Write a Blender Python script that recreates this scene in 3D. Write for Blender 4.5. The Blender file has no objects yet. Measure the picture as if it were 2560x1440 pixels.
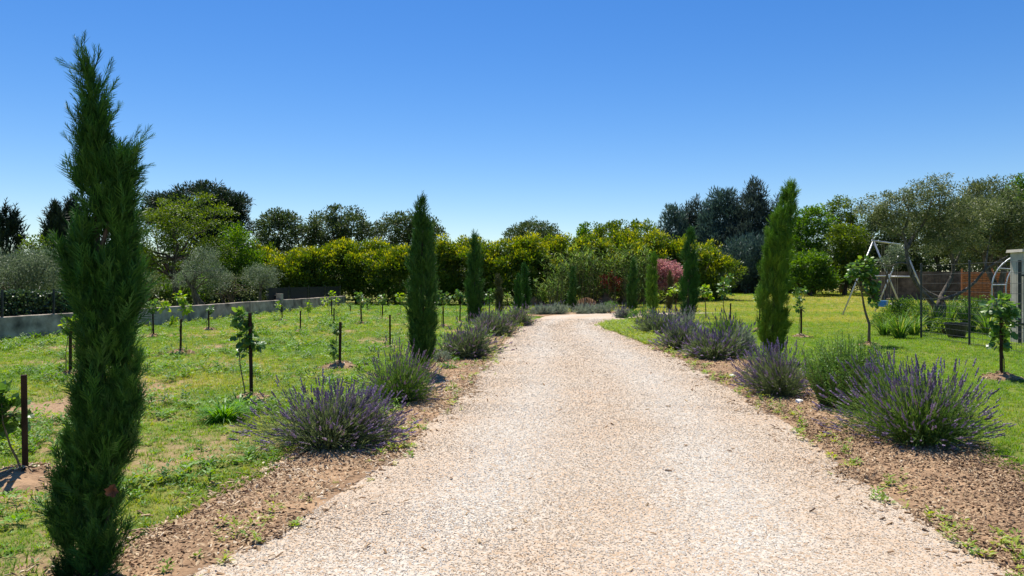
import bpy, math, random
import numpy as np
from mathutils import Vector

# ------------------------------------------------------------------ camera, sky, sun, exposure
SC = bpy.context.scene
COL = SC.collection
EYE = 1.6            # camera height
FP = 1850.0          # focal length in survey units (frame 2560 wide)
HORIZON = 703.0

cam = bpy.data.cameras.new('camera')
cam.sensor_width = 36.0
cam.lens = 36.0 * FP / 2560.0
cam.shift_y = -17.0 / 2560.0
cam.clip_start = 0.05
cam.clip_end = 3000
cam_o = bpy.data.objects.new('camera', cam)
cam_o.location = (0, 0, EYE)
cam_o.rotation_euler = (math.radians(90), 0, 0)
COL.objects.link(cam_o)
SC.camera = cam_o

SUN_EL, SUN_AZ = 66.0, -16.0       # azimuth: degrees right of straight ahead (+Y)
world = bpy.data.worlds.new('World')
SC.world = world
world.use_nodes = True
wn = world.node_tree.nodes
wl = world.node_tree.links
bg = wn['Background']
sky = wn.new('ShaderNodeTexSky')
sky.sky_type = 'NISHITA'
sky.sun_disc = False
sky.sun_elevation = math.radians(SUN_EL)
sky.sun_rotation = math.radians(SUN_AZ)
sky.altitude = 0
sky.air_density = 1.0
sky.dust_density = 0.2
sky.ozone_density = 4.0
hs = wn.new('ShaderNodeHueSaturation')
hs.inputs['Saturation'].default_value = 1.34
hs.inputs['Hue'].default_value = 0.509
hs.inputs['Value'].default_value = 1.0
wl.new(sky.outputs[0], hs.inputs['Color'])
wl.new(hs.outputs[0], bg.inputs['Color'])
bg.inputs['Strength'].default_value = 0.088

sl = bpy.data.lights.new('sun', 'SUN')
sl.energy = 5.0
sl.angle = math.radians(0.53)
sl.color = (1.0, 0.95, 0.86)
sun = bpy.data.objects.new('sun', sl)
_az, _el = math.radians(SUN_AZ), math.radians(SUN_EL)
SUNV = Vector((math.sin(_az) * math.cos(_el), math.cos(_az) * math.cos(_el), math.sin(_el)))
sun.rotation_euler = SUNV.to_track_quat('Z', 'Y').to_euler()
sun.location = SUNV * 60
COL.objects.link(sun)

SC.view_settings.view_transform = 'Standard'
SC.view_settings.look = 'None'
SC.view_settings.exposure = 0.6
SC.view_settings.gamma = 1.0
SC.cycles.max_bounces = 8
SC.cycles.transparent_max_bounces = 8

# ------------------------------------------------------------------ numeric helpers
R = np.random.default_rng(11)

def nrm(v):
    return v / np.maximum(np.linalg.norm(v, axis=-1, keepdims=True), 1e-9)

def rdir(n):
    return nrm(R.normal(size=(n, 3)))

def _h(i, j, s):
    x = np.sin(i * 127.1 + j * 311.7 + s * 74.7) * 43758.5453
    return x - np.floor(x)

def vnoise(x, y, s=0):
    x = np.asarray(x, float); y = np.asarray(y, float)
    i, j = np.floor(x), np.floor(y)
    f, g = x - i, y - j
    f = f * f * (3 - 2 * f); g = g * g * (3 - 2 * g)
    return (_h(i, j, s) * (1 - f) + _h(i + 1, j, s) * f) * (1 - g) + (_h(i, j + 1, s) * (1 - f) + _h(i + 1, j + 1, s) * f) * g

def fbm(x, y, s=0, o=4):
    a, t, w = 0.5, 0, 0
    for k in range(o):
        t = t + a * vnoise(x * 2 ** k, y * 2 ** k, s + k * 7); w += a; a *= 0.5
    return t / w

def sstep(a, b, x):
    t = np.clip((np.asarray(x, float) - a) / (b - a), 0, 1)
    return t * t * (3 - 2 * t)

def gz(x, y):
    """height of the ground"""
    x = np.asarray(x, float); y = np.asarray(y, float)
    b = (fbm(x * 0.28, y * 0.28, 3, 2) - 0.5) * 0.06 * (1 - sstep(20, 30, y)) * sstep(0.2, 2.5, np.abs(x - 1.0) - 2.4)
    rise = 0.38 * sstep(4, 14, x) * sstep(40, 66, y)
    return b + rise

def gp(px, py):
    """ground point for a surveyed base point"""
    d = EYE * FP / (py - HORIZON)
    x = (px - 1280) / FP * d
    return np.array([x, d, float(gz(x, d))])

def W(px, py, d):
    return np.array([(px - 1280) / FP * d, d, EYE + (HORIZON - py) * d / FP])

# ------------------------------------------------------------------ mesh helpers
def mesh(name, V, F, mats, var=None, tone=None, smooth=False, midx=None):
    V = np.ascontiguousarray(V, np.float32); F = np.ascontiguousarray(F, np.int32)
    me = bpy.data.meshes.new(name)
    k = F.shape[1]; n = len(F)
    me.vertices.add(len(V)); me.vertices.foreach_set('co', V.ravel())
    me.loops.add(n * k); me.loops.foreach_set('vertex_index', F.ravel())
    me.polygons.add(n)
    me.polygons.foreach_set('loop_start', np.arange(0, n * k, k, dtype=np.int32))
    me.polygons.foreach_set('loop_total', np.full(n, k, np.int32))
    if midx is not None:
        me.polygons.foreach_set('material_index', np.ascontiguousarray(midx, np.int32))
    me.update(calc_edges=True)
    me.polygons.foreach_set('use_smooth', np.full(n, bool(smooth)))
    for nm, a in (('var', var), ('tone', tone)):
        if a is not None:
            at = me.attributes.new(nm, 'FLOAT', 'POINT')
            at.data.foreach_set('value', np.ascontiguousarray(a, np.float32))
    for m in (mats if isinstance(mats, (list, tuple)) else [mats]):
        me.materials.append(m)
    return me

def link(name, me, parent=None, base=None):
    o = bpy.data.objects.new(name, me)
    COL.objects.link(o)
    if parent is not None:
        o.parent = parent
    return o

def part(name, VF, mat, parent=None, base=(0, 0, 0), var=None, tone=None, smooth=False):
    V, F = VF
    return link(name, mesh(name, np.asarray(V) - np.asarray(base), F, mat, var, tone, smooth), parent)

def tag(o, label, cat=None, group=None, kind=None):
    o['label'] = label
    if cat: o['category'] = cat
    if group: o['group'] = group
    if kind: o['kind'] = kind
    return o

def thing(name, label, cat, base, group=None):
    o = bpy.data.objects.new(name, None)
    o.empty_display_size = 0.1
    o.location = tuple(float(c) for c in base)
    COL.objects.link(o)
    return tag(o, label, cat, group)

def join(parts):
    Vs, Fs, off = [], [], 0
    for V, F in parts:
        Vs.append(np.asarray(V)); Fs.append(np.asarray(F) + off); off += len(V)
    return np.concatenate(Vs), np.concatenate(Fs)

def tris(F):
    out = []
    for f in F:
        for k in range(1, len(f) - 1):
            out.append((f[0], f[k], f[k + 1]))
    return np.array(out, int)

def frames(D, roll=None):
    """for each direction D (n,3): X across, Z normal"""
    n = len(D)
    r = rdir(n) if roll is None else roll
    X = nrm(np.cross(D, r)); Z = np.cross(X, D)
    return X, Z

def stamp(T, F, P, D, S, roll=None, SX=None):
    """copies of template T (x across, y along, z normal) at P along D with size S"""
    T = np.asarray(T, float); F = np.asarray(F)
    X, Z = frames(D, roll)
    S = np.broadcast_to(np.asarray(S, float), (len(P),))
    SX = S if SX is None else np.broadcast_to(np.asarray(SX, float), (len(P),))
    V = P[:, None, :] + (T[None, :, 0:1] * X[:, None, :] * SX[:, None, None] + T[None, :, 1:2] * D[:, None, :] * S[:, None, None]
                         + T[None, :, 2:3] * Z[:, None, :] * SX[:, None, None])
    k = len(T)
    FF = (F[None] + (np.arange(len(P)) * k)[:, None, None]).reshape(-1, F.shape[1])
    return V.reshape(-1, 3), FF

LEAF = (np.array([(0, 0, 0), (-.5, .45, .12), (0, 1, -.06), (.5, .45, .12)]), np.array([(0, 2, 1), (0, 3, 2)]))
BLADE = (np.array([(-.5, 0, 0), (.5, 0, 0), (.32, .55, .25), (-.32, .55, .25), (0, 1, .9)]), np.array([(0, 1, 2), (0, 2, 3), (3, 2, 4)]))

def tube(pts, rad, n=7, cap=True):
    P = np.asarray(pts, float); m = len(P)
    rad = np.broadcast_to(np.asarray(rad, float), (m,))
    t = np.gradient(P, axis=0); t = nrm(t)
    ref = np.array([0.31, 0.22, 0.93]) if abs(t[0][2]) < 0.9 else np.array([0.9, 0.3, 0.1])
    X = nrm(np.cross(t, ref)); Y = np.cross(t, X)
    a = np.arange(n) * 2 * math.pi / n
    V = P[:, None] + rad[:, None, None] * (np.cos(a)[None, :, None] * X[:, None] + np.sin(a)[None, :, None] * Y[:, None])
    V = V.reshape(-1, 3); F = []
    for i in range(m - 1):
        for j in range(n):
            k = (j + 1) % n
            F += [(i * n + j, i * n + k, (i + 1) * n + k), (i * n + j, (i + 1) * n + k, (i + 1) * n + j)]
    if cap:
        V = np.concatenate([V, P[:1], P[-1:]])
        for j in range(n):
            k = (j + 1) % n
            F += [(m * n, k, j), (m * n + 1, (m - 1) * n + j, (m - 1) * n + k)]
    return V, np.array(F)

def bend(p0, p1, n=6, amp=0.1, sag=(0, 0, 0)):
    p0 = np.asarray(p0, float); p1 = np.asarray(p1, float)
    t = np.linspace(0, 1, n)[:, None]
    L = np.linalg.norm(p1 - p0)
    w = np.sin(t * math.pi)
    off = np.cumsum(R.normal(size=(n, 3)), axis=0) / math.sqrt(n)
    return p0 + (p1 - p0) * t + w * (off * amp * L + np.asarray(sag))

def spline(pts, n=24):
    P = np.asarray(pts, float)
    s = np.r_[0, np.cumsum(np.linalg.norm(np.diff(P, axis=0), axis=1))]
    u = np.linspace(0, s[-1], n)
    out = np.stack([np.interp(u, s, P[:, k]) for k in range(P.shape[1])], 1)
    for _ in range(2):
        q = out.copy(); q[1:-1] = (out[:-2] + 2 * out[1:-1] + out[2:]) / 4; out = q
    return out

def box(c, s, rz=0.0, taper=1.0, bev=0.0):
    sx, sy, sz = [v / 2 for v in s]
    b = min(bev, sx * .9, sy * .9)
    def ring(kx, ky, z):
        if b <= 0:
            return [(-kx, -ky, z), (kx, -ky, z), (kx, ky, z), (-kx, ky, z)]
        return [(-kx + b, -ky, z), (kx - b, -ky, z), (kx, -ky + b, z), (kx, ky - b, z), (kx - b, ky, z), (-kx + b, ky, z), (-kx, ky - b, z), (-kx, -ky + b, z)]
    lo = ring(sx, sy, -sz); hi = ring(sx * taper, sy * taper, sz)
    n = len(lo); V = np.array(lo + hi, float)
    F = [tuple(range(n))[::-1], tuple(range(n, 2 * n))] + [(i, (i + 1) % n, n + (i + 1) % n, n + i) for i in range(n)]
    ca, sa = math.cos(rz), math.sin(rz)
    V = np.stack([V[:, 0] * ca - V[:, 1] * sa, V[:, 0] * sa + V[:, 1] * ca, V[:, 2]], 1) + np.asarray(c)
    return V, tris(F)

def in_poly(x, y, poly):
    poly = np.asarray(poly); c = np.zeros(len(x), bool)
    x0, y0 = poly[:, 0], poly[:, 1]; x1, y1 = np.roll(x0, -1), np.roll(y0, -1)
    for a, b, e, f in zip(x0, y0, x1, y1):
        if b == f: continue
        c ^= ((b > y) != (f > y)) & (x < (e - a) * (y - b) / (f - b) + a)
    return c

# ------------------------------------------------------------------ materials
def mat(name):
    m = bpy.data.materials.new(name); m.use_nodes = True
    nt = m.node_tree
    return m, nt.nodes, nt.links, nt.nodes['Principled BSDF']

def rgb(c): return (c[0], c[1], c[2], 1.0)

def mixc(N, L, fac, a, b):
    q = N.new('ShaderNodeMix'); q.data_type = 'RGBA'
    for sock, v in ((q.inputs['Factor'], fac), (q.inputs[6], a), (q.inputs[7], b)):
        if hasattr(v, 'is_linked') or hasattr(v, 'links'): L.new(v, sock)
        elif isinstance(v, (int, float)): sock.default_value = v
        else: sock.default_value = rgb(v)
    return q.outputs[2]

def leaf_mat(name, dark, light, tone=None, transl=0.38, rough=0.48, inst=False, spec=0.35):
    m, N, L, P = mat(name)
    def attr(nm):
        a = N.new('ShaderNodeAttribute'); a.attribute_name = nm
        if inst: a.attribute_type = 'INSTANCER'
        return a.outputs['Fac']
    c = mixc(N, L, attr('var'), dark, light)
    if tone is not None: c = mixc(N, L, attr('tone'), c, tone)
    L.new(c, P.inputs['Base Color'])
    P.inputs['Roughness'].default_value = rough
    P.inputs['Specular IOR Level'].default_value = spec
    T = N.new('ShaderNodeBsdfTranslucent')
    hsv = N.new('ShaderNodeHueSaturation'); hsv.inputs['Saturation'].default_value = 1.15; hsv.inputs['Value'].default_value = 1.35
    hsv.inputs['Hue'].default_value = 0.485
    L.new(c, hsv.inputs['Color']); L.new(hsv.outputs[0], T.inputs['Color'])
    mx = N.new('ShaderNodeMixShader'); mx.inputs[0].default_value = transl
    L.new(P.outputs[0], mx.inputs[1]); L.new(T.outputs[0], mx.inputs[2])
    L.new(mx.outputs[0], N['Material Output'].inputs['Surface'])
    return m

def noise_mat(name, c1, c2, scale=8, rough=0.8, bump=0.3, dist=0.02, stretch=(1, 1, 1), metal=0.0, c3=None, scale3=1.5):
    m, N, L, P = mat(name)
    tc = N.new('ShaderNodeTexCoord'); mp = N.new('ShaderNodeMapping'); mp.inputs['Scale'].default_value = stretch
    L.new(tc.outputs['Object'], mp.inputs[0])
    nz = N.new('ShaderNodeTexNoise'); nz.inputs['Scale'].default_value = scale; nz.inputs['Detail'].default_value = 6; nz.inputs['Roughness'].default_value = 0.65
    L.new(mp.outputs[0], nz.inputs['Vector'])
    rp = N.new('ShaderNodeMapRange'); rp.inputs['From Min'].default_value = 0.32; rp.inputs['From Max'].default_value = 0.68
    L.new(nz.outputs['Fac'], rp.inputs[0])
    c = mixc(N, L, rp.outputs[0], c1, c2)
    if c3 is not None:
        n3 = N.new('ShaderNodeTexNoise'); n3.inputs['Scale'].default_value = scale3; n3.inputs['Detail'].default_value = 4
        L.new(mp.outputs[0], n3.inputs['Vector'])
        r3 = N.new('ShaderNodeMapRange'); r3.inputs['From Min'].default_value = 0.45; r3.inputs['From Max'].default_value = 0.7
        L.new(n3.outputs['Fac'], r3.inputs[0])
        c = mixc(N, L, r3.outputs[0], c, c3)
    L.new(c, P.inputs['Base Color'])
    P.inputs['Roughness'].default_value = rough; P.inputs['Metallic'].default_value = metal
    P.inputs['Specular IOR Level'].default_value = .5 if rough < .6 else .12
    if bump:
        b = N.new('ShaderNodeBump'); b.inputs['Strength'].default_value = bump; b.inputs['Distance'].default_value = dist
        L.new(nz.outputs['Fac'], b.inputs['Height']); L.new(b.outputs[0], P.inputs['Normal'])
    return m

M = {}
M['bark'] = noise_mat('bark', (.045, .033, .024), (.16, .125, .095), 14, .9, .6, .02, (1, 1, .25))
M['olive_bark'] = noise_mat('olive_bark', (.045, .038, .03), (.19, .165, .135), 12, .9, .6, .02, (1, 1, .3))
M['twig'] = noise_mat('twig', (.10, .075, .045), (.24, .18, .11), 20, .85, .3, .01)
M['stake'] = noise_mat('stake', (.022, .013, .009), (.075, .040, .024), 18, .75, .3, .01, (1, 1, .3))
M['black_metal'] = noise_mat('black_metal', (.012, .015, .014), (.035, .04, .037), 20, .5, .1, .003)
M['galv'] = noise_mat('galvanised_tube', (.42, .44, .46), (.60, .61, .62), 9, .42, .05, .003, metal=.35)
M['wood'] = noise_mat('pale_wood', (.33, .23, .13), (.52, .39, .25), 12, .8, .3, .006, (1, 1, .15))
M['concrete'] = noise_mat('old_render', (.27, .225, .175), (.50, .44, .36), 3.0, .92, .35, .02, c3=(.07, .062, .052), scale3=1.7)
M['cream_stone'] = noise_mat('cream_stone', (.50, .44, .34), (.66, .60, .49), 5, .85, .25, .01, c3=(.36, .32, .26), scale3=1.6)
M['garden_wall'] = noise_mat('garden_wall', (.10, .07, .05), (.21, .155, .115), 4, .9, .4, .03, c3=(.06, .045, .035), scale3=1.2)
M['terracotta'] = noise_mat('woven_wood', (.33, .11, .045), (.55, .21, .09), 7, .75, .25, .01)
M['rope'] = noise_mat('rope', (.16, .14, .10), (.30, .26, .18), 30, .9, .2, .004)
M['blue_plastic'] = noise_mat('blue_plastic', (.01, .16, .62), (.02, .22, .72), 6, .35, 0, .01)
M['black_plastic'] = noise_mat('black_plastic', (.012, .012, .013), (.03, .03, .031), 14, .45, .08, .004)
M['white_stone'] = noise_mat('white_stone', (.62, .59, .54), (.8, .78, .74), 16, .85, .4, .01)
M['dead_leaf'] = noise_mat('dead_leaf', (.09, .042, .022), (.20, .105, .06), 18, .8, .3, .004)
M['heap'] = noise_mat('heap', (.10, .055, .03), (.26, .15, .09), 7, .95, .8, .08)
M['orange_soil'] = noise_mat('orange_soil', (.33, .14, .06), (.48, .24, .12), 8, .95, .6, .05)
M['mesh_screen'] = noise_mat('mesh_screen', (.012, .016, .013), (.04, .046, .04), 26, .85, .2, .01)

# leaves
M['cyp_near'] = leaf_mat('cypress_foliage_dark', (.020, .078, .016), (.085, .27, .036), (.27, .46, .06), .42, .55)
M['cyp'] = leaf_mat('cypress_foliage', (.028, .095, .016), (.10, .27, .034), (.20, .36, .05), .36, .55)
M['cyp_bright'] = leaf_mat('cypress_foliage_fresh', (.075, .185, .018), (.26, .46, .035), (.40, .52, .06), .42, .55)
M['cyp_brown'] = leaf_mat('cypress_foliage_browned', (.06, .075, .020), (.17, .17, .055), (.26, .19, .08), .28, .6)
M['lav_leaf'] = leaf_mat('lavender_foliage', (.075, .12, .045), (.19, .25, .10), (.24, .27, .15), .30, .6)
M['lav_green'] = leaf_mat('lavender_foliage_green', (.06, .14, .030), (.16, .29, .055), (.24, .30, .10), .34, .6)
M['lav_grey'] = leaf_mat('grey_foliage', (.15, .19, .13), (.30, .35, .25), (.34, .38, .28), .28, .7)
M['lav_flower'] = leaf_mat('lavender_flower', (.15, .115, .18), (.37, .295, .43), (.34, .29, .31), .36, .8)
M['lav_flower_dim'] = leaf_mat('lavender_flower_faded', (.14, .105, .14), (.34, .26, .35), (.34, .29, .29), .36, .8)
M['rosemary'] = leaf_mat('rosemary_foliage', (.055, .135, .028), (.17, .33, .06), (.28, .40, .10), .25, .5)
M['vine_dark'] = leaf_mat('vine_leaf_dark', (.045, .11, .022), (.12, .24, .05), (.24, .36, .06), .42, .38, spec=.5)
M['vine_light'] = leaf_mat('vine_leaf_light', (.10, .21, .022), (.26, .42, .04), (.40, .46, .08), .5, .42)
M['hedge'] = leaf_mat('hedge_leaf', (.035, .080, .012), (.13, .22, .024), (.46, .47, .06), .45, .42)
M['oak'] = leaf_mat('holm_oak_leaf', (.028, .055, .016), (.10, .145, .045), (.20, .22, .09), .30, .45)
M['bright_tree'] = leaf_mat('bright_tree_leaf', (.035, .075, .012), (.14, .22, .024), (.32, .36, .045), .45, .45)
M['mid_tree'] = leaf_mat('mid_tree_leaf', (.040, .10, .014), (.14, .28, .030), (.28, .40, .05), .42, .45)
M['dark_conifer'] = leaf_mat('dark_conifer_needles', (.010, .024, .010), (.034, .062, .022), (.06, .09, .03), .2, .6)
M['blue_conifer'] = leaf_mat('blue_conifer_needles', (.028, .056, .048), (.105, .17, .14), (.16, .24, .20), .2, .55)
M['dusk_conifer'] = leaf_mat('dusky_conifer_needles', (.022, .038, .032), (.085, .115, .09), (.13, .16, .12), .2, .55)
M['olive'] = leaf_mat('olive_leaf', (.07, .105, .055), (.21, .27, .155), (.32, .37, .25), .28, .45)
M['olive_dark'] = leaf_mat('olive_leaf_dark', (.05, .078, .026), (.185, .225, .085), (.34, .36, .16), .30, .45)
M['ivy'] = leaf_mat('ivy_leaf', (.018, .04, .014), (.07, .12, .04), (.14, .2, .07), .25, .35)
M['reed'] = leaf_mat('reed_leaf', (.06, .13, .030), (.18, .30, .07), (.36, .42, .12), .45, .6, spec=.12)
M['pink'] = leaf_mat('pink_foliage', (.32, .14, .14), (.68, .38, .36), (.22, .30, .06), .42, .5)
M['red'] = leaf_mat('red_foliage', (.11, .020, .016), (.27, .06, .045), (.3, .1, .06), .35, .5)
M['strap'] = leaf_mat('strap_leaf', (.045, .115, .022), (.16, .30, .05), (.36, .40, .10), .38, .5, spec=.2)
M['shrub'] = leaf_mat('shrub_leaf', (.035, .09, .018), (.12, .24, .035), (.25, .36, .06), .4, .42)
M['petal'] = leaf_mat('pale_petal', (.7, .66, .6), (.82, .8, .76), None, .3, .6)
M['weed'] = leaf_mat('weed_leaf', (.055, .14, .018), (.17, .33, .035), (.36, .42, .06), .42, .5, inst=True)
M['grass'] = leaf_mat('grass_blade', (.065, .17, .012), (.20, .37, .022), (.43, .39, .08), .45, .55, inst=True)
M['weed_own'] = leaf_mat('fresh_weed_leaf', (.07, .20, .015), (.17, .38, .03), (.3, .42, .05), .45, .45)

# ground: soil, straw and moss-low turf driven by the 'tone' attribute (how much grows there)
def ground_material():
    m, N, L, P = mat('turf_and_soil')
    tc = N.new('ShaderNodeTexCoord')
    def nz(s, d=5, r=.6):
        n = N.new('ShaderNodeTexNoise'); n.inputs['Scale'].default_value = s; n.inputs['Detail'].default_value = d; n.inputs['Roughness'].default_value = r
        L.new(tc.outputs['Object'], n.inputs['Vector']); return n.outputs['Fac']
    def mr(v, a, b, lo=0, hi=1):
        q = N.new('ShaderNodeMapRange'); q.inputs[1].default_value = a; q.inputs[2].default_value = b; q.inputs[3].default_value = lo; q.inputs[4].default_value = hi
        L.new(v, q.inputs[0]); return q.outputs[0]
    soil = mixc(N, L, mr(nz(22), .35, .65), (.23, .135, .075), (.40, .27, .16))
    soil = mixc(N, L, mr(nz(90, 2), .55, .75), soil, (.5, .38, .24))
    green = mixc(N, L, mr(nz(1.3, 4), .35, .65), (.085, .17, .018), (.165, .235, .028))
    green = mixc(N, L, mr(nz(38, 4), .35, .68), green, (.055, .105, .014))
    dry = mixc(N, L, mr(nz(30), .35, .65), (.34, .26, .09), (.24, .22, .06))
    a = N.new('ShaderNodeAttribute'); a.attribute_name = 'tone'
    v = N.new('ShaderNodeAttribute'); v.attribute_name = 'var'
    ad = N.new('ShaderNodeMath'); ad.operation = 'ADD'
    L.new(a.outputs['Fac'], ad.inputs[0]); L.new(mr(nz(9, 6, .7), .2, .8, -.28, .28), ad.inputs[1])
    c = mixc(N, L, mr(v.outputs['Fac'], 0, 1), green, dry)
    c = mixc(N, L, mr(ad.outputs[0], .28, .55), soil, c)
    L.new(c, P.inputs['Base Color'])
    P.inputs['Roughness'].default_value = .95; P.inputs['Specular IOR Level'].default_value = .1
    b = N.new('ShaderNodeBump'); b.inputs['Strength'].default_value = .7; b.inputs['Distance'].default_value = .04
    L.new(nz(45, 5), b.inputs['Height']); L.new(b.outputs[0], P.inputs['Normal'])
    return m
M['ground'] = ground_material()

def gravel_material():
    m, N, L, P = mat('pale_gravel')
    tc = N.new('ShaderNodeTexCoord')
    vo = N.new('ShaderNodeTexVoronoi'); vo.inputs['Scale'].default_value = 46
    L.new(tc.outputs['Object'], vo.inputs['Vector'])
    vd = N.new('ShaderNodeTexVoronoi'); vd.inputs['Scale'].default_value = 46; vd.feature = 'DISTANCE_TO_EDGE'
    L.new(tc.outputs['Object'], vd.inputs['Vector'])
    sp = N.new('ShaderNodeSeparateColor'); L.new(vo.outputs['Color'], sp.inputs[0])
    rp = N.new('ShaderNodeValToRGB'); L.new(sp.outputs[0], rp.inputs[0])
    e = rp.color_ramp.elements
    e[0].position = 0; e[0].color = (.33, .235, .15, 1); e[1].position = 1; e[1].color = (.55, .51, .44, 1)
    for p, c in ((.12, (.39, .29, .20, 1)), (.3, (.45, .375, .285, 1)), (.65, (.50, .44, .36, 1))):
        k = rp.color_ramp.elements.new(p); k.color = c
    n = N.new('ShaderNodeTexNoise'); n.inputs['Scale'].default_value = 1.1; n.inputs['Detail'].default_value = 5
    L.new(tc.outputs['Object'], n.inputs['Vector'])
    mr = N.new('ShaderNodeMapRange'); mr.inputs[1].default_value = .4; mr.inputs[2].default_value = .7; mr.inputs[4].default_value = .35
    L.new(n.outputs['Fac'], mr.inputs[0])
    at = N.new('ShaderNodeAttribute'); at.attribute_name = 'tone'
    mx = N.new('ShaderNodeMath'); mx.operation = 'ADD'; L.new(mr.outputs[0], mx.inputs[0]); L.new(at.outputs['Fac'], mx.inputs[1])
    c = mixc(N, L, mx.outputs[0], rp.outputs[0], (.45, .315, .20))
    gap = N.new('ShaderNodeMapRange'); gap.inputs[1].default_value = .0; gap.inputs[2].default_value = .012
    L.new(vd.outputs['Distance'], gap.inputs[0])
    c = mixc(N, L, gap.outputs[0], (.29, .20, .13), c)
    L.new(c, P.inputs['Base Color']); P.inputs['Roughness'].default_value = .9; P.inputs['Specular IOR Level'].default_value = .2
    b = N.new('ShaderNodeBump'); b.inputs['Strength'].default_value = .6; b.inputs['Distance'].default_value = .01
    L.new(vd.outputs['Distance'], b.inputs['Height']); L.new(b.outputs[0], P.inputs['Normal'])
    return m
M['gravel'] = gravel_material()

def inst_ramp(name, stops, rough=.85, spec=.25):
    m, N, L, P = mat(name)
    a = N.new('ShaderNodeAttribute'); a.attribute_name = 'var'; a.attribute_type = 'INSTANCER'
    rp = N.new('ShaderNodeValToRGB'); L.new(a.outputs['Fac'], rp.inputs[0])
    e = rp.color_ramp.elements
    e[0].position = stops[0][0]; e[0].color = rgb(stops[0][1]); e[1].position = stops[-1][0]; e[1].color = rgb(stops[-1][1])
    for p, c in stops[1:-1]:
        k = e.new(p); k.color = rgb(c)
    L.new(rp.outputs[0], P.inputs['Base Color']); P.inputs['Roughness'].default_value = rough; P.inputs['Specular IOR Level'].default_value = spec
    return m
M['pebble'] = inst_ramp('pebbles', [(0, (.29, .205, .13)), (.12, (.38, .29, .195)), (.38, (.455, .375, .285)), (.72, (.51, .45, .37)), (1, (.59, .56, .50))])
M['chip'] = inst_ramp('wood_chips', [(0, (.07, .042, .025)), (.22, (.22, .13, .07)), (.5, (.38, .25, .14)), (.78, (.52, .39, .24)), (1, (.70, .61, .48))])
M['bed'] = noise_mat('mulched_soil', (.15, .09, .05), (.34, .22, .13), 16, .95, .8, .03, c3=(.42, .27, .155), scale3=2.2)

# ------------------------------------------------------------------ geometry-nodes scatter (only for uncountable stuff)
def scatter(name, label, cat, P, rot, scl, var, tone, protos, pick, mat_list=None):
    pc = bpy.data.collections.new(name + '_kinds')
    for i, me in enumerate(protos):
        pc.objects.link(bpy.data.objects.new('%s_kind_%02d' % (name, i), me))
    me = bpy.data.meshes.new(name)
    me.vertices.add(len(P)); me.vertices.foreach_set('co', np.ascontiguousarray(P, np.float32).ravel())
    for nm, ty, a in (('rot', 'FLOAT_VECTOR', rot), ('scl', 'FLOAT', scl), ('var', 'FLOAT', var), ('tone', 'FLOAT', tone), ('pick', 'INT', pick)):
        at = me.attributes.new(nm, ty, 'POINT')
        at.data.foreach_set('vector' if ty == 'FLOAT_VECTOR' else 'value', np.ascontiguousarray(a, np.int32 if ty == 'INT' else np.float32).ravel())
    o = link(name, me); tag(o, label, cat, kind='stuff')
    g = bpy.data.node_groups.new(name, 'GeometryNodeTree')
    g.interface.new_socket('Geometry', in_out='INPUT', socket_type='NodeSocketGeometry')
    g.interface.new_socket('Geometry', in_out='OUTPUT', socket_type='NodeSocketGeometry')
    n = g.nodes; l = g.links
    gi = n.new('NodeGroupInput'); go = n.new('NodeGroupOutput')
    ci = n.new('GeometryNodeCollectionInfo'); ci.inputs['Collection'].default_value = pc
    ci.inputs['Separate Children'].default_value = True; ci.inputs['Reset Children'].default_value = True
    ip = n.new('GeometryNodeInstanceOnPoints'); ip.inputs['Pick Instance'].default_value = True
    def na(nm, ty):
        q = n.new('GeometryNodeInputNamedAttribute'); q.data_type = ty; q.inputs['Name'].default_value = nm
        return q.outputs['Attribute']
    l.new(gi.outputs[0], ip.inputs['Points']); l.new(ci.outputs[0], ip.inputs['Instance'])
    l.new(na('pick', 'INT'), ip.inputs['Instance Index'])
    l.new(na('rot', 'FLOAT_VECTOR'), ip.inputs['Rotation']); l.new(na('scl', 'FLOAT'), ip.inputs['Scale'])
    l.new(ip.outputs[0], go.inputs[0])
    md = o.modifiers.new('scatter', 'NODES'); md.node_group = g
    return o

# ------------------------------------------------------------------ the drive: edges measured on the ground
DL = np.array([0, 3, 4, 4.6, 5.5, 7, 8.2, 10, 13, 15, 20, 25, 30]); XLV = np.array([-2.5, -2.15, -1.88, -1.66, -1.42, -1.12, -1.05, -.82, -.67, -.57, -.25, .16, .85])
DR = np.array([0, 4, 5, 6, 7, 8.2, 10, 13, 15, 20, 25, 27, 30]); XRV = np.array([2.85, 2.85, 2.84, 2.90, 3.0, 3.15, 3.3, 3.44, 3.55, 3.45, 3.22, 3.35, 4.5])
def XL(d): return np.interp(d, DL, XLV)
def XR(d): return np.interp(d, DR, XRV)
ys = np.arange(-2, 28.01, .25)
left_edge = [(XL(y), y) for y in ys] + [(.85, 30), (1.2, 32.4), (1.8, 34.6), (2.9, 36.2), (4.4, 36.8), (6.2, 37.0), (8.5, 37.1), (10.5, 37.1)]
right_edge = [(XR(y), y) for y in ys] + [(3.75, 28.8), (4.5, 30.4), (5.4, 32.2), (6.3, 33.8), (7.4, 35.1), (8.6, 35.9), (9.4, 36.5), (10.5, 36.9)]
LE = spline(left_edge, 240); RE = spline(right_edge, 240)
wob = lambda P, s: (fbm(P[:, 1] * 2.2, P[:, 0] * 2.2, s, 3) - .5) * .34
LE[:, 0] += wob(LE, 5); RE[:, 0] += wob(RE, 9)
ROAD = np.concatenate([LE, RE[::-1]])

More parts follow.
